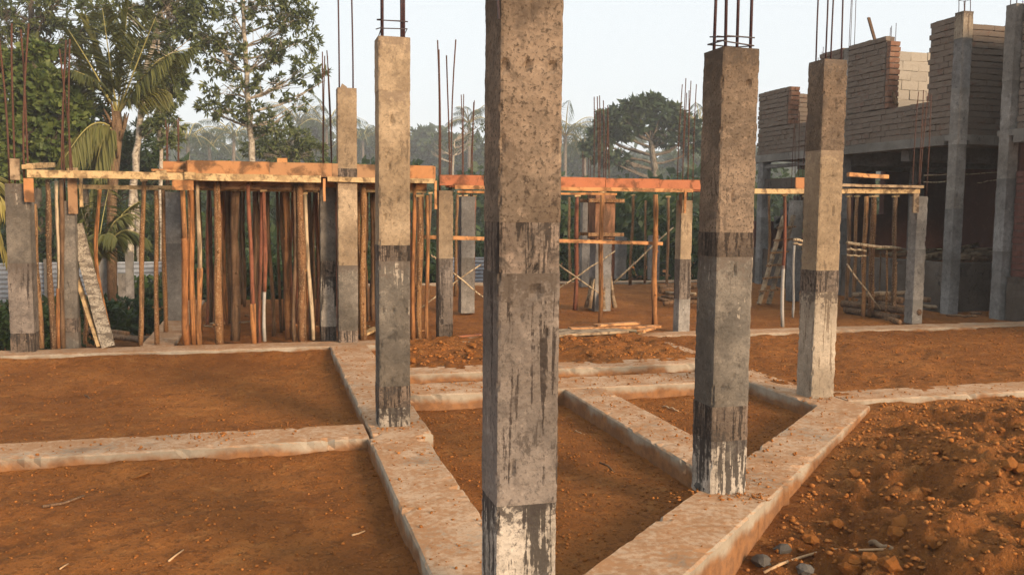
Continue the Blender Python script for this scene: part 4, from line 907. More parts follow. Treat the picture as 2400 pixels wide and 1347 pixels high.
# stair flight and landing in the far end of the ground floor
stf = bpart('staircase', (12.4, 17, .8))
for k in range(8): MB().box(12.0, 13.0, 19.3-.26*k-.26, 19.3-.26*k, 1.45+.16*k, 1.63+.16*k).build('step', MATS['concrete_cold'], stf)
MB().hexa([(12.0,19.3,1.30),(13.0,19.3,1.30),(13.0,17.2,2.62),(12.0,17.2,2.62),(12.0,19.3,1.46),(13.0,19.3,1.46),(13.0,17.2,2.74),(12.0,17.2,2.74)]).build('waist_slab', MATS['concrete_cold'], stf)
MB().box(BX+.05, BX+.25, 17.0, 19.6, 2.28, 2.52).build('landing_beam', MATS['rubble_wall'], stf)
MB().box(BX+.05, BX+.2, 17.0, 19.6, 2.78, 2.86).build('landing_beam', MATS['concrete_cold'], stf)
bar_thing('leaning_stick', 'dark stick standing up on the brick wall top', 'stick', Gu(2052,100,BX+.1), Gu(2036,42,BX+.1), .06, .03, 'pole_dark')
bar_thing('leaning_stick', 'dark pole leaning in the tall window gap of the brick wall', 'stick', Gu(2102,246,BX+.1), Gu(2078,178,BX+.1), .05, .04, 'pole_dark')
logs_in = 'dark timber stacked inside the raised ground floor'
for k in range(10):
    x = random.uniform(12.2, 13.2); y = random.uniform(13.7, 14.2)+.22*k
    pole_thing('timber_log', logs_in, 'log', ((x, y, .83+.05*random.random()), (x+random.uniform(1.2,2.6), y+random.uniform(-.3,.3), .88+.2*random.random())), random.uniform(.04,.07), random.choice(['pole_dark','weathered_plank']), 'timber inside the building')
for k, (x0,y0,x1,y1) in enumerate(((2165,410,2235,408),(2165,428,2235,424),(2255,409,2345,403),(2290,428,2350,422))):
    pole_thing('wire_line', ['upper thin cord left of the corner pillar','lower thin cord left of the corner pillar','upper thin cord right of the corner pillar','lower thin cord right of the corner pillar'][k], 'cord', (Gv(x0,y0,14.0), Gv(x1,y1,13.5)), .008, 'pole_pale', 'cords strung in the building')

# ================================================================== TREES AND PLANTS
RS = np.random.RandomState(5)
def unit(a): return a/np.maximum(1e-6, np.linalg.norm(a, axis=-1, keepdims=True))
def leaf_quads(p, d, L, wr=.32, fold=.12):
    """p base points, d unit directions, L lengths -> verts, quads: one pointed folded leaf each"""
    N = len(p); rnd = unit(RS.normal(size=(N, 3))); s = unit(np.cross(d, rnd)); nn = np.cross(s, d); L = np.asarray(L).reshape(-1, 1)
    mid = p + d*L*.45
    V = np.stack([p, mid + s*L*wr*.5 - nn*L*fold, p + d*L - nn*L*.12, mid - s*L*wr*.5 - nn*L*fold], 1).reshape(-1, 3)
    return V, np.arange(4*N).reshape(N, 4)
def crown(name, tips, dirs, per, L, mat, parent, wr=.32, droop=.35, spread=1.0, origin=None):
    n = len(tips); p = np.repeat(tips, per, 0); d0 = np.repeat(dirs, per, 0)
    d = unit(d0*.55 + RS.normal(size=(n*per, 3))*.62*spread + np.array([0, 0, -droop]))
    ln = L*RS.uniform(.6, 1.2, n*per); p = p + RS.normal(size=p.shape)*L*.10
    V, Fq = leaf_quads(p, d, ln, wr)
    tone = np.clip(np.repeat(RS.uniform(0, 1, n), per)*.5 + RS.uniform(0, .6, n*per), 0, 1)
    return np_mesh(name, V, Fq, MATS[mat], parent, origin=tuple(parent_world(parent)) if parent is not None else (0,0,0), tone=tone)
def blob_tips(blobs):
    T, D = [], []
    for (c, r, n) in blobs:
        q = unit(RS.normal(size=(n, 3)))*RS.uniform(.35, 1, (n, 1))**.5; T.append(np.array(c)+q*np.array(r)); D.append(unit(q+np.array([0,0,.25])))
    return np.concatenate(T), np.concatenate(D)
def limb_path(a, b, sag, n=5):
    a = np.array(a); b = np.array(b); out = []
    for i in range(n+1):
        f = i/n; p = a+(b-a)*f; p = p + np.array([0, 0, -sag*math.sin(f*math.pi)]) + RS.normal(size=3)*.015*np.linalg.norm(b-a)*math.sin(f*math.pi); out.append(p)
    return out
def tree(name, label, trunk, r0, r1, blobs, leafmat, per, L, barkmat='trunk_pale', group=None, wr=.32, twig=.35, cat='tree', limbs=2, droop=.35):
    """trunk: polyline; blobs: (centre, radii, number of leafy twig ends)"""
    trunk = [np.array(p, float) for p in trunk]; root = empty(name, trunk[0], label, cat, group)
    full = []
    for a, b in zip(trunk[:-1], trunk[1:]):
        for f in np.linspace(0, 1, 5)[:-1]: full.append(a+(b-a)*f+RS.normal(size=3)*.02)
    full.append(trunk[-1]); MB().tube(full, np.linspace(r0, r1, len(full)), 9).build('trunk', MATS[barkmat], root, smooth=True)
    tips, dirs = blob_tips(blobs); lm = MB(); fa = np.array(full)
    for (c, r, n) in blobs:
        c = np.array(c)
        for q in range(limbs):
            e = c + RS.uniform(-.6, .6, 3)*np.array(r); d2 = np.linalg.norm(fa[:, :2]-e[:2], axis=1)
            cand = fa[(fa[:, 2] < e[2]-.35*d2)]
            s = cand[-1] if len(cand) else fa[min(1, len(fa)-1)]
            pth = limb_path(s, e, .06*np.linalg.norm(e-s)); rr = max(.012, r0*.28); lm.tube(pth, np.linspace(rr, rr*.3, len(pth)), 6, cap=False)
            near = tips[np.linalg.norm((tips-c)/np.array(r), axis=1) < 1.05]
            for t in near[RS.rand(len(near)) < twig/limbs]:
                f = RS.uniform(.3, 1); k = int(f*(len(pth)-1)); lm.tube(limb_path(pth[k], t, .03, 3), [rr*.25, rr*.2, rr*.15, rr*.08], 4, cap=False)
    if lm.f: lm.build('limbs', MATS[barkmat], root, smooth=True)
    crown('crown', tips, dirs, per, L, leafmat, root, wr, droop)
    return root
def B(x, y, dist, rx, ry, n, rd=None):
    """a leafy mass seen at picture point x, y (photo pixels), rx ry its half size in photo pixels"""
    s = dist/CAM_F; return (Gd(x, y, dist), (rx*s, (rd if rd else max(rx, ry)*.8*s), ry*s), n)
def G0(x, dist, z=-1.0):
    p = Gd(x, 700, dist); return np.array([p[0], p[1], z])
# --- the open tree with whorled leaves behind the deck
D1 = 29.0
tree('whorled_leaf_tree', 'tall open tree with whorled leaves and a pale trunk behind the orange deck', [G0(612, D1), Gd(600, 460, D1), Gd(588, 330, D1), Gd(578, 200, D1), Gd(572, 80, D1), Gd(566, -150, D1)], .14, .05,
     [B(640,30,D1,80,50,52), B(690,90,D1,60,45,42), B(520,60,D1,70,60,50), B(560,-40,D1,140,50,90), B(610,130,D1,60,40,45), B(500,130,D1,60,45,50), B(720,165,D1,35,45,24), B(640,200,D1,60,35,28), B(530,200,D1,55,35,30), B(545,265,D1,50,30,26), B(640,290,D1,60,28,34), B(500,250,D1,40,22,18), B(600,255,D1,40,22,16), B(700,240,D1,34,14,8), B(450,70,D1,40,50,34), B(760,180,D1,14,24,5), B(690,20,D1,50,30,36)], 'leaf_tree', 14, .23, limbs=2)
tree('low_leafy_tree', 'low leafy tree top just above the deck, right of the pale trunk', [G0(690, 33), Gd(690, 430, 33), Gd(685, 330, 33)], .12, .05,
     [B(680,330,33,70,35,70), B(640,355,33,70,28,60), B(720,360,33,50,35,50), B(600,345,33,40,20,20)], 'leaf_tree', 13, .23)
# --- dense trees at the left
D2 = 27.0
tree('leafy_tree', 'dense leafy tree over the palm with a slender leaning pale trunk', [G0(300, D2), Gd(312, 430, D2), Gd(325, 300, D2), Gd(345, 150, D2), Gd(380, 20, D2), Gd(400, -120, D2)], .11, .05,
     [B(400,30,D2,70,60,70), B(330,60,D2,70,60,60), B(420,110,D2,50,60,44), B(290,-10,D2,110,50,80), B(395,190,D2,40,50,50), B(380,270,D2,40,30,34), B(440,-10,D2,80,40,70), B(410,170,D2,35,40,36)], 'leaf_tree', 14, .23)
tree('leafy_tree', 'slender tree with a straight banded trunk between palm and open tree', [G0(330, D2+1), Gd(318, 440, D2+1), Gd(332, 280, D2+1), Gd(395, 100, D2+1), Gd(390, -60, D2+1)], .09, .04,
     [B(380,230,D2+1,40,40,30), B(360,130,D2+1,60,50,70), B(450,20,D2+1,60,40,50)], 'leaf_tree', 14, .23)
tree('leafy_tree', 'thin straight grey tree left of the deck edge', [G0(378, D2), Gd(376, 380, D2), Gd(374, 260, D2), Gd(372, 60, D2)], .07, .03, [B(385,300,D2,45,30,26), B(372,180,D2,50,40,40), B(405,330,D2,26,20,14)], 'leaf_tree', 13, .22)
tree('leafy_tree', 'dark leafy tree filling the upper left corner', [G0(90, D2+2), Gd(85, 430, D2+2), Gd(70, 100, D2+2), Gd(75, -100, D2+2)], .18, .07,
     [B(60,20,D2+2,90,60,80), B(170,20,D2+2,80,50,70), B(30,110,D2+2,80,60,110), B(140,90,D2+2,80,50,60), B(210,120,D2+2,60,60,45), B(-40,60,D2+2,80,80,70), B(60,180,D2+2,90,50,140), B(170,210,D2+2,60,60,70), B(230,40,D2+2,50,40,36)], 'leaf_tree', 14, .23, 'trunk_dark')
tree('leafy_tree', 'dark tree trunk and foliage behind the palm crown', [G0(200, D2+3), Gd(200, 430, D2+3), Gd(195, 250, D2+3), Gd(185, 60, D2+3)], .13, .06,
     [B(190,290,D2+3,80,60,130), B(250,380,D2+3,100,50,150), B(330,350,D2+3,60,70,90), B(120,360,D2+3,90,60,140), B(60,300,D2+3,80,60,120), B(400,410,D2+3,50,36,40), B(300,420,D2+3,80,40,90)], 'leaf_bush', 9, .32, 'trunk_dark')
tree('vine_covered_tree', 'tree swathed in broad leaved vine at the left edge', [G0(60, 21.5), Gd(55, 430, 21.5), Gd(60, 200, 21.5)], .12, .06,
     [B(30,240,21.5,60,60,150), B(95,195,21.5,60,40,130), B(150,250,21.5,50,45,120), B(60,330,21.5,70,60,150), B(20,160,21.5,50,40,80), B(130,330,21.5,50,40,90), B(40,400,21.5,60,40,90), B(180,300,21.5,24,34,30), B(90,120,21.5,40,20,40)], 'leaf_vine', 9, .20, 'trunk_dark', wr=.8)
# --- coconut palms
def frond(parent, p0, p1, arch, ll, n=60, mat='leaf_palm', droop=.35, rr=.028, sag=None):
    p0 = np.array(p0); p1 = np.array(p1); L = np.linalg.norm(p1-p0); pts = []
    for i in range(13):
        f = i/12; pts.append(p0+(p1-p0)*f + np.array([0, 0, arch*math.sin(f*math.pi)*(1-.25*f)]))
    MB().tube(pts, np.linspace(rr, rr*.2, 13), 6).build('frond', MATS['stalk'], parent, smooth=True); fr = COL.objects[-1]
    P_ = np.array(pts); fs = np.linspace(.16, 1, n); k = np.clip((fs*12).astype(int), 0, 11); w = (fs*12-k)[:, None]; q = P_[k]*(1-w)+P_[k+1]*w; tg = unit(P_[k+1]-P_[k])
    up = np.array([0, 0, 1.]); sd = unit(np.cross(tg, up + RS.normal(size=3)*.25)); pl, dl, ln = [], [], []
    for s in (-1, 1):
        d = unit(tg*.62 + sd*s*.85 + np.array([0, 0, -droop]) + RS.normal(size=tg.shape)*.07); pl.append(q); dl.append(d)
        ln.append(ll*(.35+.65*np.sin(np.clip(fs*1.02, 0, 1)*math.pi)**.6)*RS.uniform(.85, 1.1, n))
    p = np.concatenate(pl); d = np.concatenate(dl); ln = np.concatenate(ln)[:, None]
    s = unit(np.cross(d, np.array([0, 0, 1.])+RS.normal(size=d.shape)*.3)); w = .022+.012*ll
    a = p; m1 = p+d*ln*.5; tip = p + d*ln + np.array([0, 0, -1.])*ln*droop*.55
    V = np.stack([a, m1+s*w, tip, m1-s*w], 1).reshape(-1, 3); N = len(p)
    np_mesh('leaflets', V, np.arange(4*N).reshape(N, 4), MATS[mat], fr, origin=tuple(parent_world(fr)), tone=np.clip(RS.uniform(.1, .9)+RS.uniform(-.2, .2, N), 0, 1))
simple('stalk', (.22,.20,.06), (.30,.26,.09), 20, .6)
D3 = 22.0
pc_ = Gd(275, 262, D3)
palm = empty('coconut_palm', G0(262, D3), 'coconut palm with upright fronds and a shaggy brown crown at the left', 'palm')
tp = [G0(262, D3), Gd(262, 470, D3), Gd(266, 400, D3), Gd(274, 300, D3), pc_]
MB().tube(tp, [.12,.12,.13,.15,.09], 10).build('trunk', MATS['palm_fibre'], palm, smooth=True)
for k in range(16):
    a = random.uniform(0, 6.28); c = np.array(Gd(272, random.uniform(270, 350), D3)); q = c+np.array([math.cos(a)*.30, math.sin(a)*.30, random.uniform(-.1,.45)])
    MB().tube([c+np.array([math.cos(a)*.1, math.sin(a)*.1, -.25]), c+np.array([math.cos(a)*.2, math.sin(a)*.2, .0]), q], [.05,.035,.012], 5).build('old_leaf_base', MATS['palm_fibre'], palm, smooth=True)
for (x, y, dd, arch, ll, dr) in ((160,70,-.3,.10,.85,.30),(240,20,-.5,.0,.9,.22),(300,6,.4,.0,.9,.22),(365,40,-.7,.05,.9,.25),(402,125,-.5,.25,.8,.5),(450,112,.6,.5,.6,.9),(172,165,-.9,.30,.75,.5),(395,215,.9,.4,.65,.7),(325,95,1.3,.1,.8,.35),(205,50,1.1,.1,.85,.3)):
    frond(palm, pc_+np.array([0,0,-.1]), Gd(x, y, D3+dd), arch, ll, 70, 'leaf_palm', dr)
frond(palm, pc_+np.array([0,0,-.5]), Gd(150, 372, D3-1.0), .55, .8, 60, 'leaf_palm', .6)
frond(palm, pc_+np.array([0,0,-.5]), Gd(212, 455, D3-.6), .7, .9, 60, 'leaf_palm', .7)
for k in range(3):
    c = Gd(236+8*k, 335+6*(k % 2), D3-.3); m = MB(); m.tube([c+np.array([0,0,.12]), c+np.array([0,0,.07]), c, c+np.array([0,0,-.08]), c+np.array([0,0,-.12])], [.02,.085,.11,.08,.02], 8); m.build('coconut', MATS['leaf_palm_yellow'], palm, smooth=True)
lp = empty('coconut_palm', G0(-90, 15, -.7), 'low yellowish palm fronds reaching in from the left edge', 'palm')
for (x, y, dd, arch) in ((48,470,.4,.4),(60,560,.0,.55),(20,610,.6,.5),(30,430,1.2,.3),(75,520,1.4,.4)): frond(lp, Gd(-80, 470, 15), Gd(x, y, 15+dd), arch, .55, 46, 'leaf_palm_yellow', .55, .02)
MB().tube([G0(-90,15,-.7), Gd(-84,600,15), Gd(-80,470,15)], [.13,.12,.1], 8).build('trunk', MATS['palm_fibre'], lp, smooth=True)
yp = empty('coconut_palm', G0(215, 19, -1.0), 'young palm behind the leaning slab, fronds spreading from the ground', 'palm')
for (x, y, dd, arch) in ((180,450,.3,.2),(255,440,.5,.15),(300,500,.2,.4),(150,520,-.3,.45),(275,560,-.5,.5),(225,430,.9,.1),(330,470,1.1,.4),(190,600,-.6,.6),(345,560,.6,.6)): frond(yp, Gd(222, 640, 19), Gd(x, y, 19+dd), arch, .55, 46, 'leaf_palm', .55, .018)
for (x, d, lb) in ((400,30,'dark green shrub behind the side plinth beam'),(120,29,'shrub below the vine covered tree'),(20,29,'shrub at the left edge beyond the zinc fence'),(310,30,'shrub under the two pale trunks')):
    tree('shrub', lb, [G0(x, d), Gd(x, 560, d)], .05, .02, [B(x,530,d,75,55,90), B(x-40,585,d,65,50,70), B(x+50,585,d,65,50,70)], 'leaf_bush', 10, .24, 'trunk_dark', 'shrubs beyond the zinc fence', cat='shrub', limbs=1)
for (x, y, d, lb) in ((15,765,14.5,'low dark bush at the left edge below the zinc fence'),(120,760,14.5,'low dark bush behind the first props at the left'),(230,735,15.5,'low dark bush behind the leaning slab'),(310,738,17,'low dark bush in front of the zinc fence right of the slab'),(372,745,18,'low dark bush beside the side plinth beam'),(60,735,16.5,'low dark bush under the zinc fence at far left')):
    p = G0(x, d, -.75); tree('bush', lb, [p, Gd(x, y+10, d)], .03, .012, [B(x,y,d,55,42,110), B(x-30,y+25,d,45,35,60), B(x+35,y+25,d,45,35,60)], 'leaf_bush', 9, .13, 'trunk_dark', 'low bushes at the left', wr=.5, cat='bush', limbs=1, twig=.15)
# --- trees across the valley
FT = 'trees across the valley'
D4 = 66.0
tree('spreading_tree', 'big spreading tree with a domed crown right of the nearest column', [G0(1530, D4, -1), Gd(1530, 470, D4), Gd(1535, 400, D4), Gd(1525, 330, D4)], .42, .18,
     [B(1500,250,D4,44,20,75), B(1445,280,D4,48,22,75), B(1560,268,D4,42,24,60), B(1410,318,D4,36,20,46), B(1600,290,D4,34,24,44), B(1622,330,D4,26,34,36), B(1470,305,D4,46,18,34), B(1392,350,D4,30,22,28), B(1440,370,D4,40,18,30), B(1562,325,D4,30,20,20), B(1515,290,D4,34,16,26), B(1530,238,D4,22,12,22)], 'leaf_far', 9, .62, 'trunk_dark', FT, wr=.5, limbs=3, twig=.12)
for (x, y, rx, ry, d, lb) in ((1100,370,60,50,75,'hazy leafy tree left of the nearest column'),(1040,360,50,45,80,'hazy rounded tree behind the second column'),(990,350,45,50,85,'hazy tree crown between the second column and the bars'),(870,345,40,40,85,'hazy tree crown between the slim column and the second column'),(835,370,40,40,90,'hazy low tree crown beside the slim buff column'),(500,380,50,26,80,'hazy tree low above the deck at the left'),(730,330,40,45,80,'hazy tree behind the thin bars left of the slim column'),(1340,390,50,40,80,'hazy tree at the right flank of the nearest column'),(1600,400,60,40,70,'hazy bushy tree below the big spreading tree'),(1480,410,70,30,68,'hazy bushy tree under the middle of the spreading tree'),(640,380,60,30,82,'hazy tree behind the open tree trunk'),(1680,360,60,60,80,'hazy tree behind the thick right column'),(1200,380,60,55,85,'hazy tree hidden mostly by the nearest column'),(1770,400,60,50,75,'hazy tree between the right column and the building')):
    d *= 1.9
    tree('distant_tree', lb, [G0(x, d, -1), Gd(x, y+40, d), Gd(x, y, d)], .5, .2, [B(x,y,d,rx,ry,110), B(x-rx*.5,y+ry*.5,d,rx*.8,ry*.6,70), B(x+rx*.5,y+ry*.5,d,rx*.8,ry*.6,70), B(x,y+ry,d,rx,ry*.8,60)], 'leaf_far', 9, 1.4, 'trunk_dark', FT, wr=.55, limbs=1, twig=.08)
tr = tree('bare_tree', 'pale nearly leafless tree beside the bars left of the nearest column', [G0(1065,80,-1), Gd(1062,470,80), Gd(1060,400,80), Gd(1065,330,80)], .22, .06, [B(1085,330,80,50,34,10), B(1035,345,80,40,30,8), B(1110,300,80,30,16,14)], 'leaf_far', 5, .55, 'trunk_pale', FT, limbs=5, twig=.9)
def far_palm(label, x, y, d, size, n=13):
    c = Gd(x, y, d); root = empty('distant_palm', (c[0], c[1], -1), label, 'palm', 'palms across the valley')
    MB().tube([(c[0]+random.uniform(-.6,.6), c[1], -1), (c[0]+random.uniform(-.2,.2), c[1], c[2]*.5), c], [.32,.26,.22], 7).build('trunk', MATS['trunk_dark'], root, smooth=True)
    for k in range(n):
        a = 2*math.pi*k/n+random.uniform(-.2,.2); e = random.uniform(-.5, .75); q = c+np.array([math.cos(a)*size, math.sin(a)*size, e*size])
        frond(root, c, q, size*.28, size*.28, 30, 'leaf_far', .7, .09)
for (x, y, d, s, lb) in ((548,320,62,2.3,'hazy palm silhouette left of the open tree trunk'),(490,345,66,2.6,'hazy palm low above the left end of the deck'),(440,330,60,2.4,'hazy palm behind the rusty bars left of the deck'),(765,300,70,3.2,'hazy palm behind the thin bars by the slim column'),(850,330,80,3.0,'hazy palm between the slim column and the second column'),(1325,320,62,3.0,'hazy palm against the right side of the nearest column'),(1370,345,66,3.2,'hazy palm left of the big spreading tree'),(1640,290,72,3.4,'hazy palm between the spreading tree and the right column'),(1100,290,70,2.2,'feathery hazy palm top left of the nearest column'),(700,290,75,2.8,'hazy palm behind the low leafy tree')):
    far_palm(lb, x, y, d*1.9, s*1.9)
# --- the wood beyond and the undergrowth, each reading as one mass
def mass(name, label, n, xr, dr, top, zlow, L, mat, wr=.6):
    x = RS.uniform(*xr, n); d = RS.uniform(*dr, n); P_ = np.array([Gd(a, 500, b) for a, b in zip(x, d)])
    tz = top + 1.6*fbm(P_[:, 0]*.16, P_[:, 1]*.16, 3, 41)*(abs(top)*.45+1.0); z = zlow + (tz-zlow)*RS.uniform(0, 1, n)**.7
    p = np.stack([P_[:, 0], P_[:, 1], z], 1); dr_ = unit(RS.normal(size=(n, 3))+np.array([0,0,-.2])); V, Fq = leaf_quads(p, dr_, L*RS.uniform(.6, 1.3, n), wr)
    cl = vnoise(P_[:, 0]*.6, z*.8, 3)+.5
    o = np_mesh(name, V, Fq, MATS[mat], tone=np.clip(.55*cl+RS.uniform(0, .5, n), 0, 1)); return tag(o, label, 'wood', kind='stuff')
mass('distant_wood', 'hazy green wood closing the view across the valley', 26000, (-300, 2500), (190, 250), 15.0, -2, 3.0, 'leaf_far')
mass('nearer_wood', 'dark green wood seen between the props', 26000, (-200, 2300), (46, 75), 3.0, -2, .8, 'leaf_bush')
mass('weeds_before_fence', 'dark weeds growing before the zinc fence behind the props', 9000, (430, 1045), (22.5, 25), .25, -1.2, .26, 'leaf_bush')
mass('weeds_before_fence', 'dark weeds growing before the zinc fence at the far left', 2500, (-60, 400), (22.5, 24.5), -.55, -1.2, .24, 'leaf_bush')
mass('undergrowth', 'dense undergrowth beyond the zinc fence', 20000, (-150, 1950), (31, 36), 1.2, -1.3, .38, 'leaf_bush')

# ================================================================== CLODS, STONES, TWIGS
ICO_V = []; g_ = (1+5**.5)/2
for a, b in ((1, g_), (-1, g_), (1, -g_), (-1, -g_)): ICO_V += [(0, a, b), (a, b, 0), (b, 0, a)]
ICO_V = np.array(ICO_V)/math.sqrt(1+g_*g_)
ICO_F = []
for i in range(12):
    for j in range(i+1, 12):
        for k in range(j+1, 12):
            if all(abs(np.linalg.norm(ICO_V[a]-ICO_V[b])-2/math.sqrt(1+g_*g_)) < 1e-6 for a, b in ((i,j),(j,k),(i,k))):
                nrm = np.cross(ICO_V[j]-ICO_V[i], ICO_V[k]-ICO_V[i]); ICO_F.append((i,j,k) if nrm@ICO_V[i] > 0 else (i,k,j))
ICO_F = np.array(ICO_F)
def crumbs(name, label, U, V_, size, sink=.25, zoff=None, mat='soil_clod'):
    n = len(U); z = ground_h(U, V_) if zoff is None else zoff; sc = size[:, None]*RS.uniform(.6, 1.25, (n, 3))*np.array([1.15, 1, .75]); a = RS.uniform(0, 6.28, n)
    v = ICO_V[None]*(1+RS.uniform(-.38, .30, (n, 12, 1)))*sc[:, None]; ca, sa = np.cos(a)[:, None], np.sin(a)[:, None]
    x = v[..., 0]*ca - v[..., 1]*sa; y = v[..., 0]*sa + v[..., 1]*ca
    Vv = np.stack([x+U[:, None], y+V_[:, None], v[..., 2]+(z+size*(1-sink)*.5)[:, None]], -1).reshape(-1, 3)
    Fv = (ICO_F[None]+12*np.arange(n)[:, None, None]).reshape(-1, 3)
    o = np_mesh(name, Vv, Fv, MATS[mat], tone=np.repeat(RS.uniform(0, 1, n)**2, 20)); return tag(o, label, 'soil crumbs', kind='stuff')
def region(n, u0, u1, v0, v1, cond=None):
    U = RS.uniform(u0, u1, n*3); V_ = RS.uniform(v0, v1, n*3)
    if cond is not None: k = cond(U, V_); U, V_ = U[k], V_[k]
    return U[:n], V_[:n]
def e_side(U, V_): return (U-EX0)*ETY - (V_-EY0)*ETX
U, V_ = region(15000, 1.8, 7.8, 2.0, 6.8, lambda u, v: e_side(u, v) > .04)
crumbs('soil_crumbs', 'loose crumbs of orange soil over the dug mound', U, V_, .004+.018*RS.rand(len(U))**4)
U, V_ = region(1100, 1.2, 4.7, 9.35, 11.0); crumbs('soil_crumbs', 'loose crumbs of soil in the bay before the far beam', U, V_, .005+.020*RS.rand(len(U))**3)
U, V_ = region(3500, 5.1, 11.5, 7.3, 11.0); crumbs('soil_crumbs', 'loose crumbs of soil in the right hand bay', U, V_, .004+.013*RS.rand(len(U))**3, mat='soil_crumb')
U, V_ = region(9000, -3.6, .7, 2.6, 11.0, lambda u, v: (v < 6.5) | (v > 6.97)); crumbs('soil_crumbs', 'fine crumbs of soil in the two left bays', U, V_, .003+.009*RS.rand(len(U))**3, mat='soil_crumb')
U, V_ = region(4500, 1.15, 4.65, 4.0, 7.9, lambda u, v: (e_side(u, v) < -.45) & (abs(u-2.93) > .22)); crumbs('soil_crumbs', 'fine crumbs of soil in the bays beside the nearest column', U, V_, .003+.010*RS.rand(len(U))**3, mat='soil_crumb')
# crumbs lying on the beam tops
bt = []
for (u0, u1, v0, v1, n) in ((.72,1.12,3.4,6.4,260),(.76,1.18,7.0,11,500),(-3.4,.7,6.52,6.94,260),(2.75,3.11,4.9,7.9,420),(1.2,4.6,7.96,8.48,600),(1.2,4.6,8.95,9.31,420),(4.71,5.07,7.4,10.9,420),(5.1,9,6.86,7.24,180),(-.8,-.1,6.75,6.93,160)):
    a = RS.uniform(u0, u1, n); b = RS.uniform(v0, v1, n); bt.append(np.stack([a, b], 1))
tt = RS.uniform(.1, 4.3, 420); ss_ = RS.uniform(-.38, -.02, 420); bt.append(np.stack([EX0+ETX*tt+ETY*ss_, EY0+ETY*tt-ETX*ss_], 1))
for (c, n) in (((2.66,4.60),160),((2.84,4.85),160),((2.45,4.72),120),((4.93,6.95),90),((.945,6.70),70),((1.12,6.9),70)):
    bt.append(np.array(c)+RS.normal(size=(n, 2))*np.array([.13,.07]))
bt = np.concatenate(bt); crumbs('soil_crumbs', 'crumbs of soil scattered over the plinth beam tops', bt[:, 0], bt[:, 1], .002+.011*RS.rand(len(bt))**4, zoff=np.full(len(bt), .001))
def stone_data(name, mat, seed):
    rs = np.random.RandomState(seed); sub = []
    v = ICO_V.tolist(); f = ICO_F.tolist(); cache = {}
    def midp(a, b):
        k = (min(a, b), max(a, b))
        if k not in cache: q = (np.array(v[a])+np.array(v[b])); v.append((q/np.linalg.norm(q)).tolist()); cache[k] = len(v)-1
        return cache[k]
    for (a, b, c) in f: x, y, z = midp(a, b), midp(b, c), midp(c, a); sub += [(a,x,z),(b,y,x),(c,z,y),(x,y,z)]
    vv = [Vector(q)*(1+.45*mnoise.noise(Vector(q)*1.7+Vector((seed*7.1,0,0)))+.3*mnoise.noise(Vector(q)*4+Vector((0,seed*3.3,0)))) for q in v]
    me = bpy.data.meshes.new(name); me.from_pydata([tuple(q) for q in vv], [], sub); me.update(); me.materials.append(MATS[mat]); return me
CL = [stone_data('soil_clod', 'soil_clod', s) for s in range(6)]; GS = [stone_data('grey_stone', 'grey_stone', s+30) for s in range(3)]
def stone(name, label, cat, me, u, v, s, group=None, z=None, sq=.75):
    o = bpy.data.objects.new(name, me); COL.objects.link(o); o.location = (u, v, (gh(u, v) if z is None else z)+s*sq*.45); o.scale = (s*random.uniform(.9,1.35), s, s*sq)
    o.rotation_euler = (random.uniform(-.3,.3), random.uniform(-.3,.3), random.uniform(0,6.28)); return tag(o, label, cat, group)
U, V_ = region(150, 1.9, 6.6, 2.3, 6.4, lambda u, v: e_side(u, v) > .12)
for k, (a, b) in enumerate(zip(U, V_)):
    near = b < 4.3
    stone('soil_clod', 'rough lump of orange soil lying on the dug mound at the right', 'soil clod', CL[k % 6], a, b, random.uniform(.014, .04)*(1.2 if near else 1), 'lumps of soil on the mound')
U, V_ = region(45, 2.1, 4.6, 2.5, 4.2, lambda u, v: e_side(u, v) > .15)
for k, (a, b) in enumerate(zip(U, V_)): stone('soil_clod', 'big broken lump of soil at the foot of the mound, bottom right corner', 'soil clod', CL[k % 6], a, b, random.uniform(.028, .055), 'big lumps at the foot of the mound', sq=.85)
for k in range(26):
    a, b = random.uniform(1.4, 4.5), random.uniform(9.5, 10.9); stone('soil_clod', 'lump of orange soil in the bay before the far beam', 'soil clod', CL[k % 6], a, b, random.uniform(.02, .05), 'lumps of soil in the middle bay')
for (x, y, s, lb) in ((1785,1322,.05,'angular grey stone at the foot of the slanting beam'),(1835,1292,.04,'small dark grey stone among the lumps at the beam foot'),(1885,1340,.04,'dark flat stone at the bottom edge')):
    p = Gg(x, y); stone('grey_stone', lb, 'stone', GS[len(lb) % 3], float(p[0]), float(p[1]), s, 'grey stones')
for (x, y, s) in ((2110,1235,.045),(1900,1270,.04),(2000,1330,.055),(2085,1330,.05),(1960,1245,.035),(2180,1280,.04),(2390,1000,.05),(2170,1155,.035)):
    p = Gg(x, y); stone('soil_clod', 'large rounded lump of soil on the mound at the lower right', 'soil clod', CL[int(x) % 6], float(p[0]), float(p[1]), s, 'large lumps on the mound')
for (x, y, s, lb) in ((1640,1142,.035,'broken mortar lump at the left foot of the thick column'),(1655,1150,.025,'small broken mortar piece by the thick column')):
    p = Gz(x, y, 0); stone('mortar_lump', lb, 'rubble', GS[0], float(p[0]), float(p[1]), s, z=0.0)
def root_thing(label, px, z, r, name='dry_root', mat='root_dry'):
    pts = []
    for (x, y) in px:
        p = Gg(x, y); pts.append((p[0], p[1], p[2]+r*1.2))
    return pole_thing(name, label, 'root', pts, r, mat, 'dry roots and twigs')
root_thing('long pale dry root trailing over the mound at the lower right', [(1790,1345),(1830,1325),(1880,1308),(1945,1290),(2000,1293),(2085,1290)], -.22, .008)
root_thing('thick dark root end on the mound', [(2040,1278),(2090,1290)], -.2, .014, mat='weathered_plank')
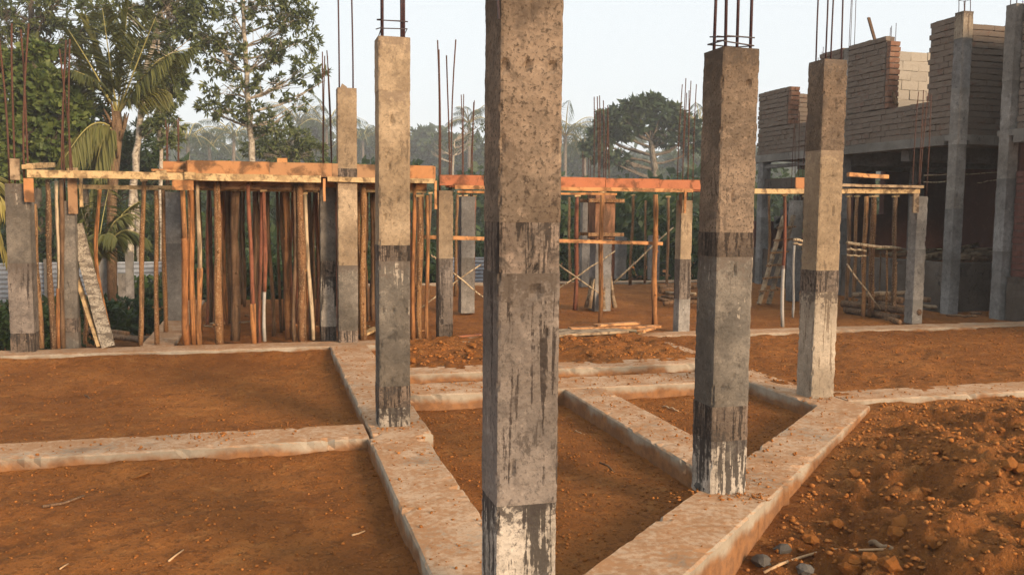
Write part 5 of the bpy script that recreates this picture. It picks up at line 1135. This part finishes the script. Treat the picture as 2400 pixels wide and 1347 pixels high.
root_thing('thin twig on the soil at the bottom left', [(140,1335),(150,1328),(160,1322)], -.15, .004)
root_thing('forked pale root on the soil in the front left bay', [(395,1317),(412,1303),(430,1290)], -.15, .005)
root_thing('curly pale root near the side of the front beam', [(825,1256),(840,1252),(855,1246)], -.15, .005)
root_thing('dark stick lying in the front left bay', [(100,1190),(150,1182),(198,1164)], -.15, .008, mat='pole_dark')
root_thing('small stick in the far left bay', [(196,927),(212,934)], -.13, .006, mat='pole_dark')
root_thing('thin twig in the triangular bay by the thick column', [(1405,1085),(1425,1092),(1440,1108)], -.15, .005, mat='pole_dark')
root_thing('thin curved twig in the bay beside the nearest column', [(1345,1010),(1370,1018)], -.15, .004)
root_thing('long straight stick in the bay behind the thick column', [(1555,953),(1590,965)], -.15, .008)
p = Gz(330,1128,-.14); stone('flat_stone', 'pale flat stone on the soil in the front left bay', 'stone', GS[1], float(p[0]), float(p[1]), .05, sq=.16); COL.objects[-1].data = stone_data('flat_stone', 'soil_clod', 51)
p = Gz(158,1143,-.14); o = MB().hexa([(p[0]-.03,p[1],-.14),(p[0]+.03,p[1]-.02,-.14),(p[0]+.035,p[1]+.02,-.14),(p[0]-.02,p[1]+.03,-.14),(p[0]-.03,p[1],-.12),(p[0]+.03,p[1]-.02,-.125),(p[0]+.03,p[1]+.02,-.11),(p[0]-.02,p[1]+.03,-.125)]).build('plastic_scrap', MATS['green_scrap'], origin=tuple(p)); tag(o, 'small crumpled green plastic scrap in the front left bay', 'scrap')

# ================================================================== HAZE
hz = bpy.data.materials.new('haze_air'); hz.use_nodes = True; hn = hz.node_tree.nodes
hn.remove(hn['Principled BSDF']); pv = hn.new('ShaderNodeVolumePrincipled'); pv.inputs['Color'].default_value = (.90, .95, 1.0, 1); pv.inputs['Density'].default_value = .0014; pv.inputs['Anisotropy'].default_value = 0.0
hz.node_tree.links.new(pv.outputs[0], hn['Material Output'].inputs['Volume'])
hb = MB().box(-330, 380, -40, 330, -3.2, 24).build('haze', hz); tag(hb, 'thin morning haze hanging over the site', kind='stuff')
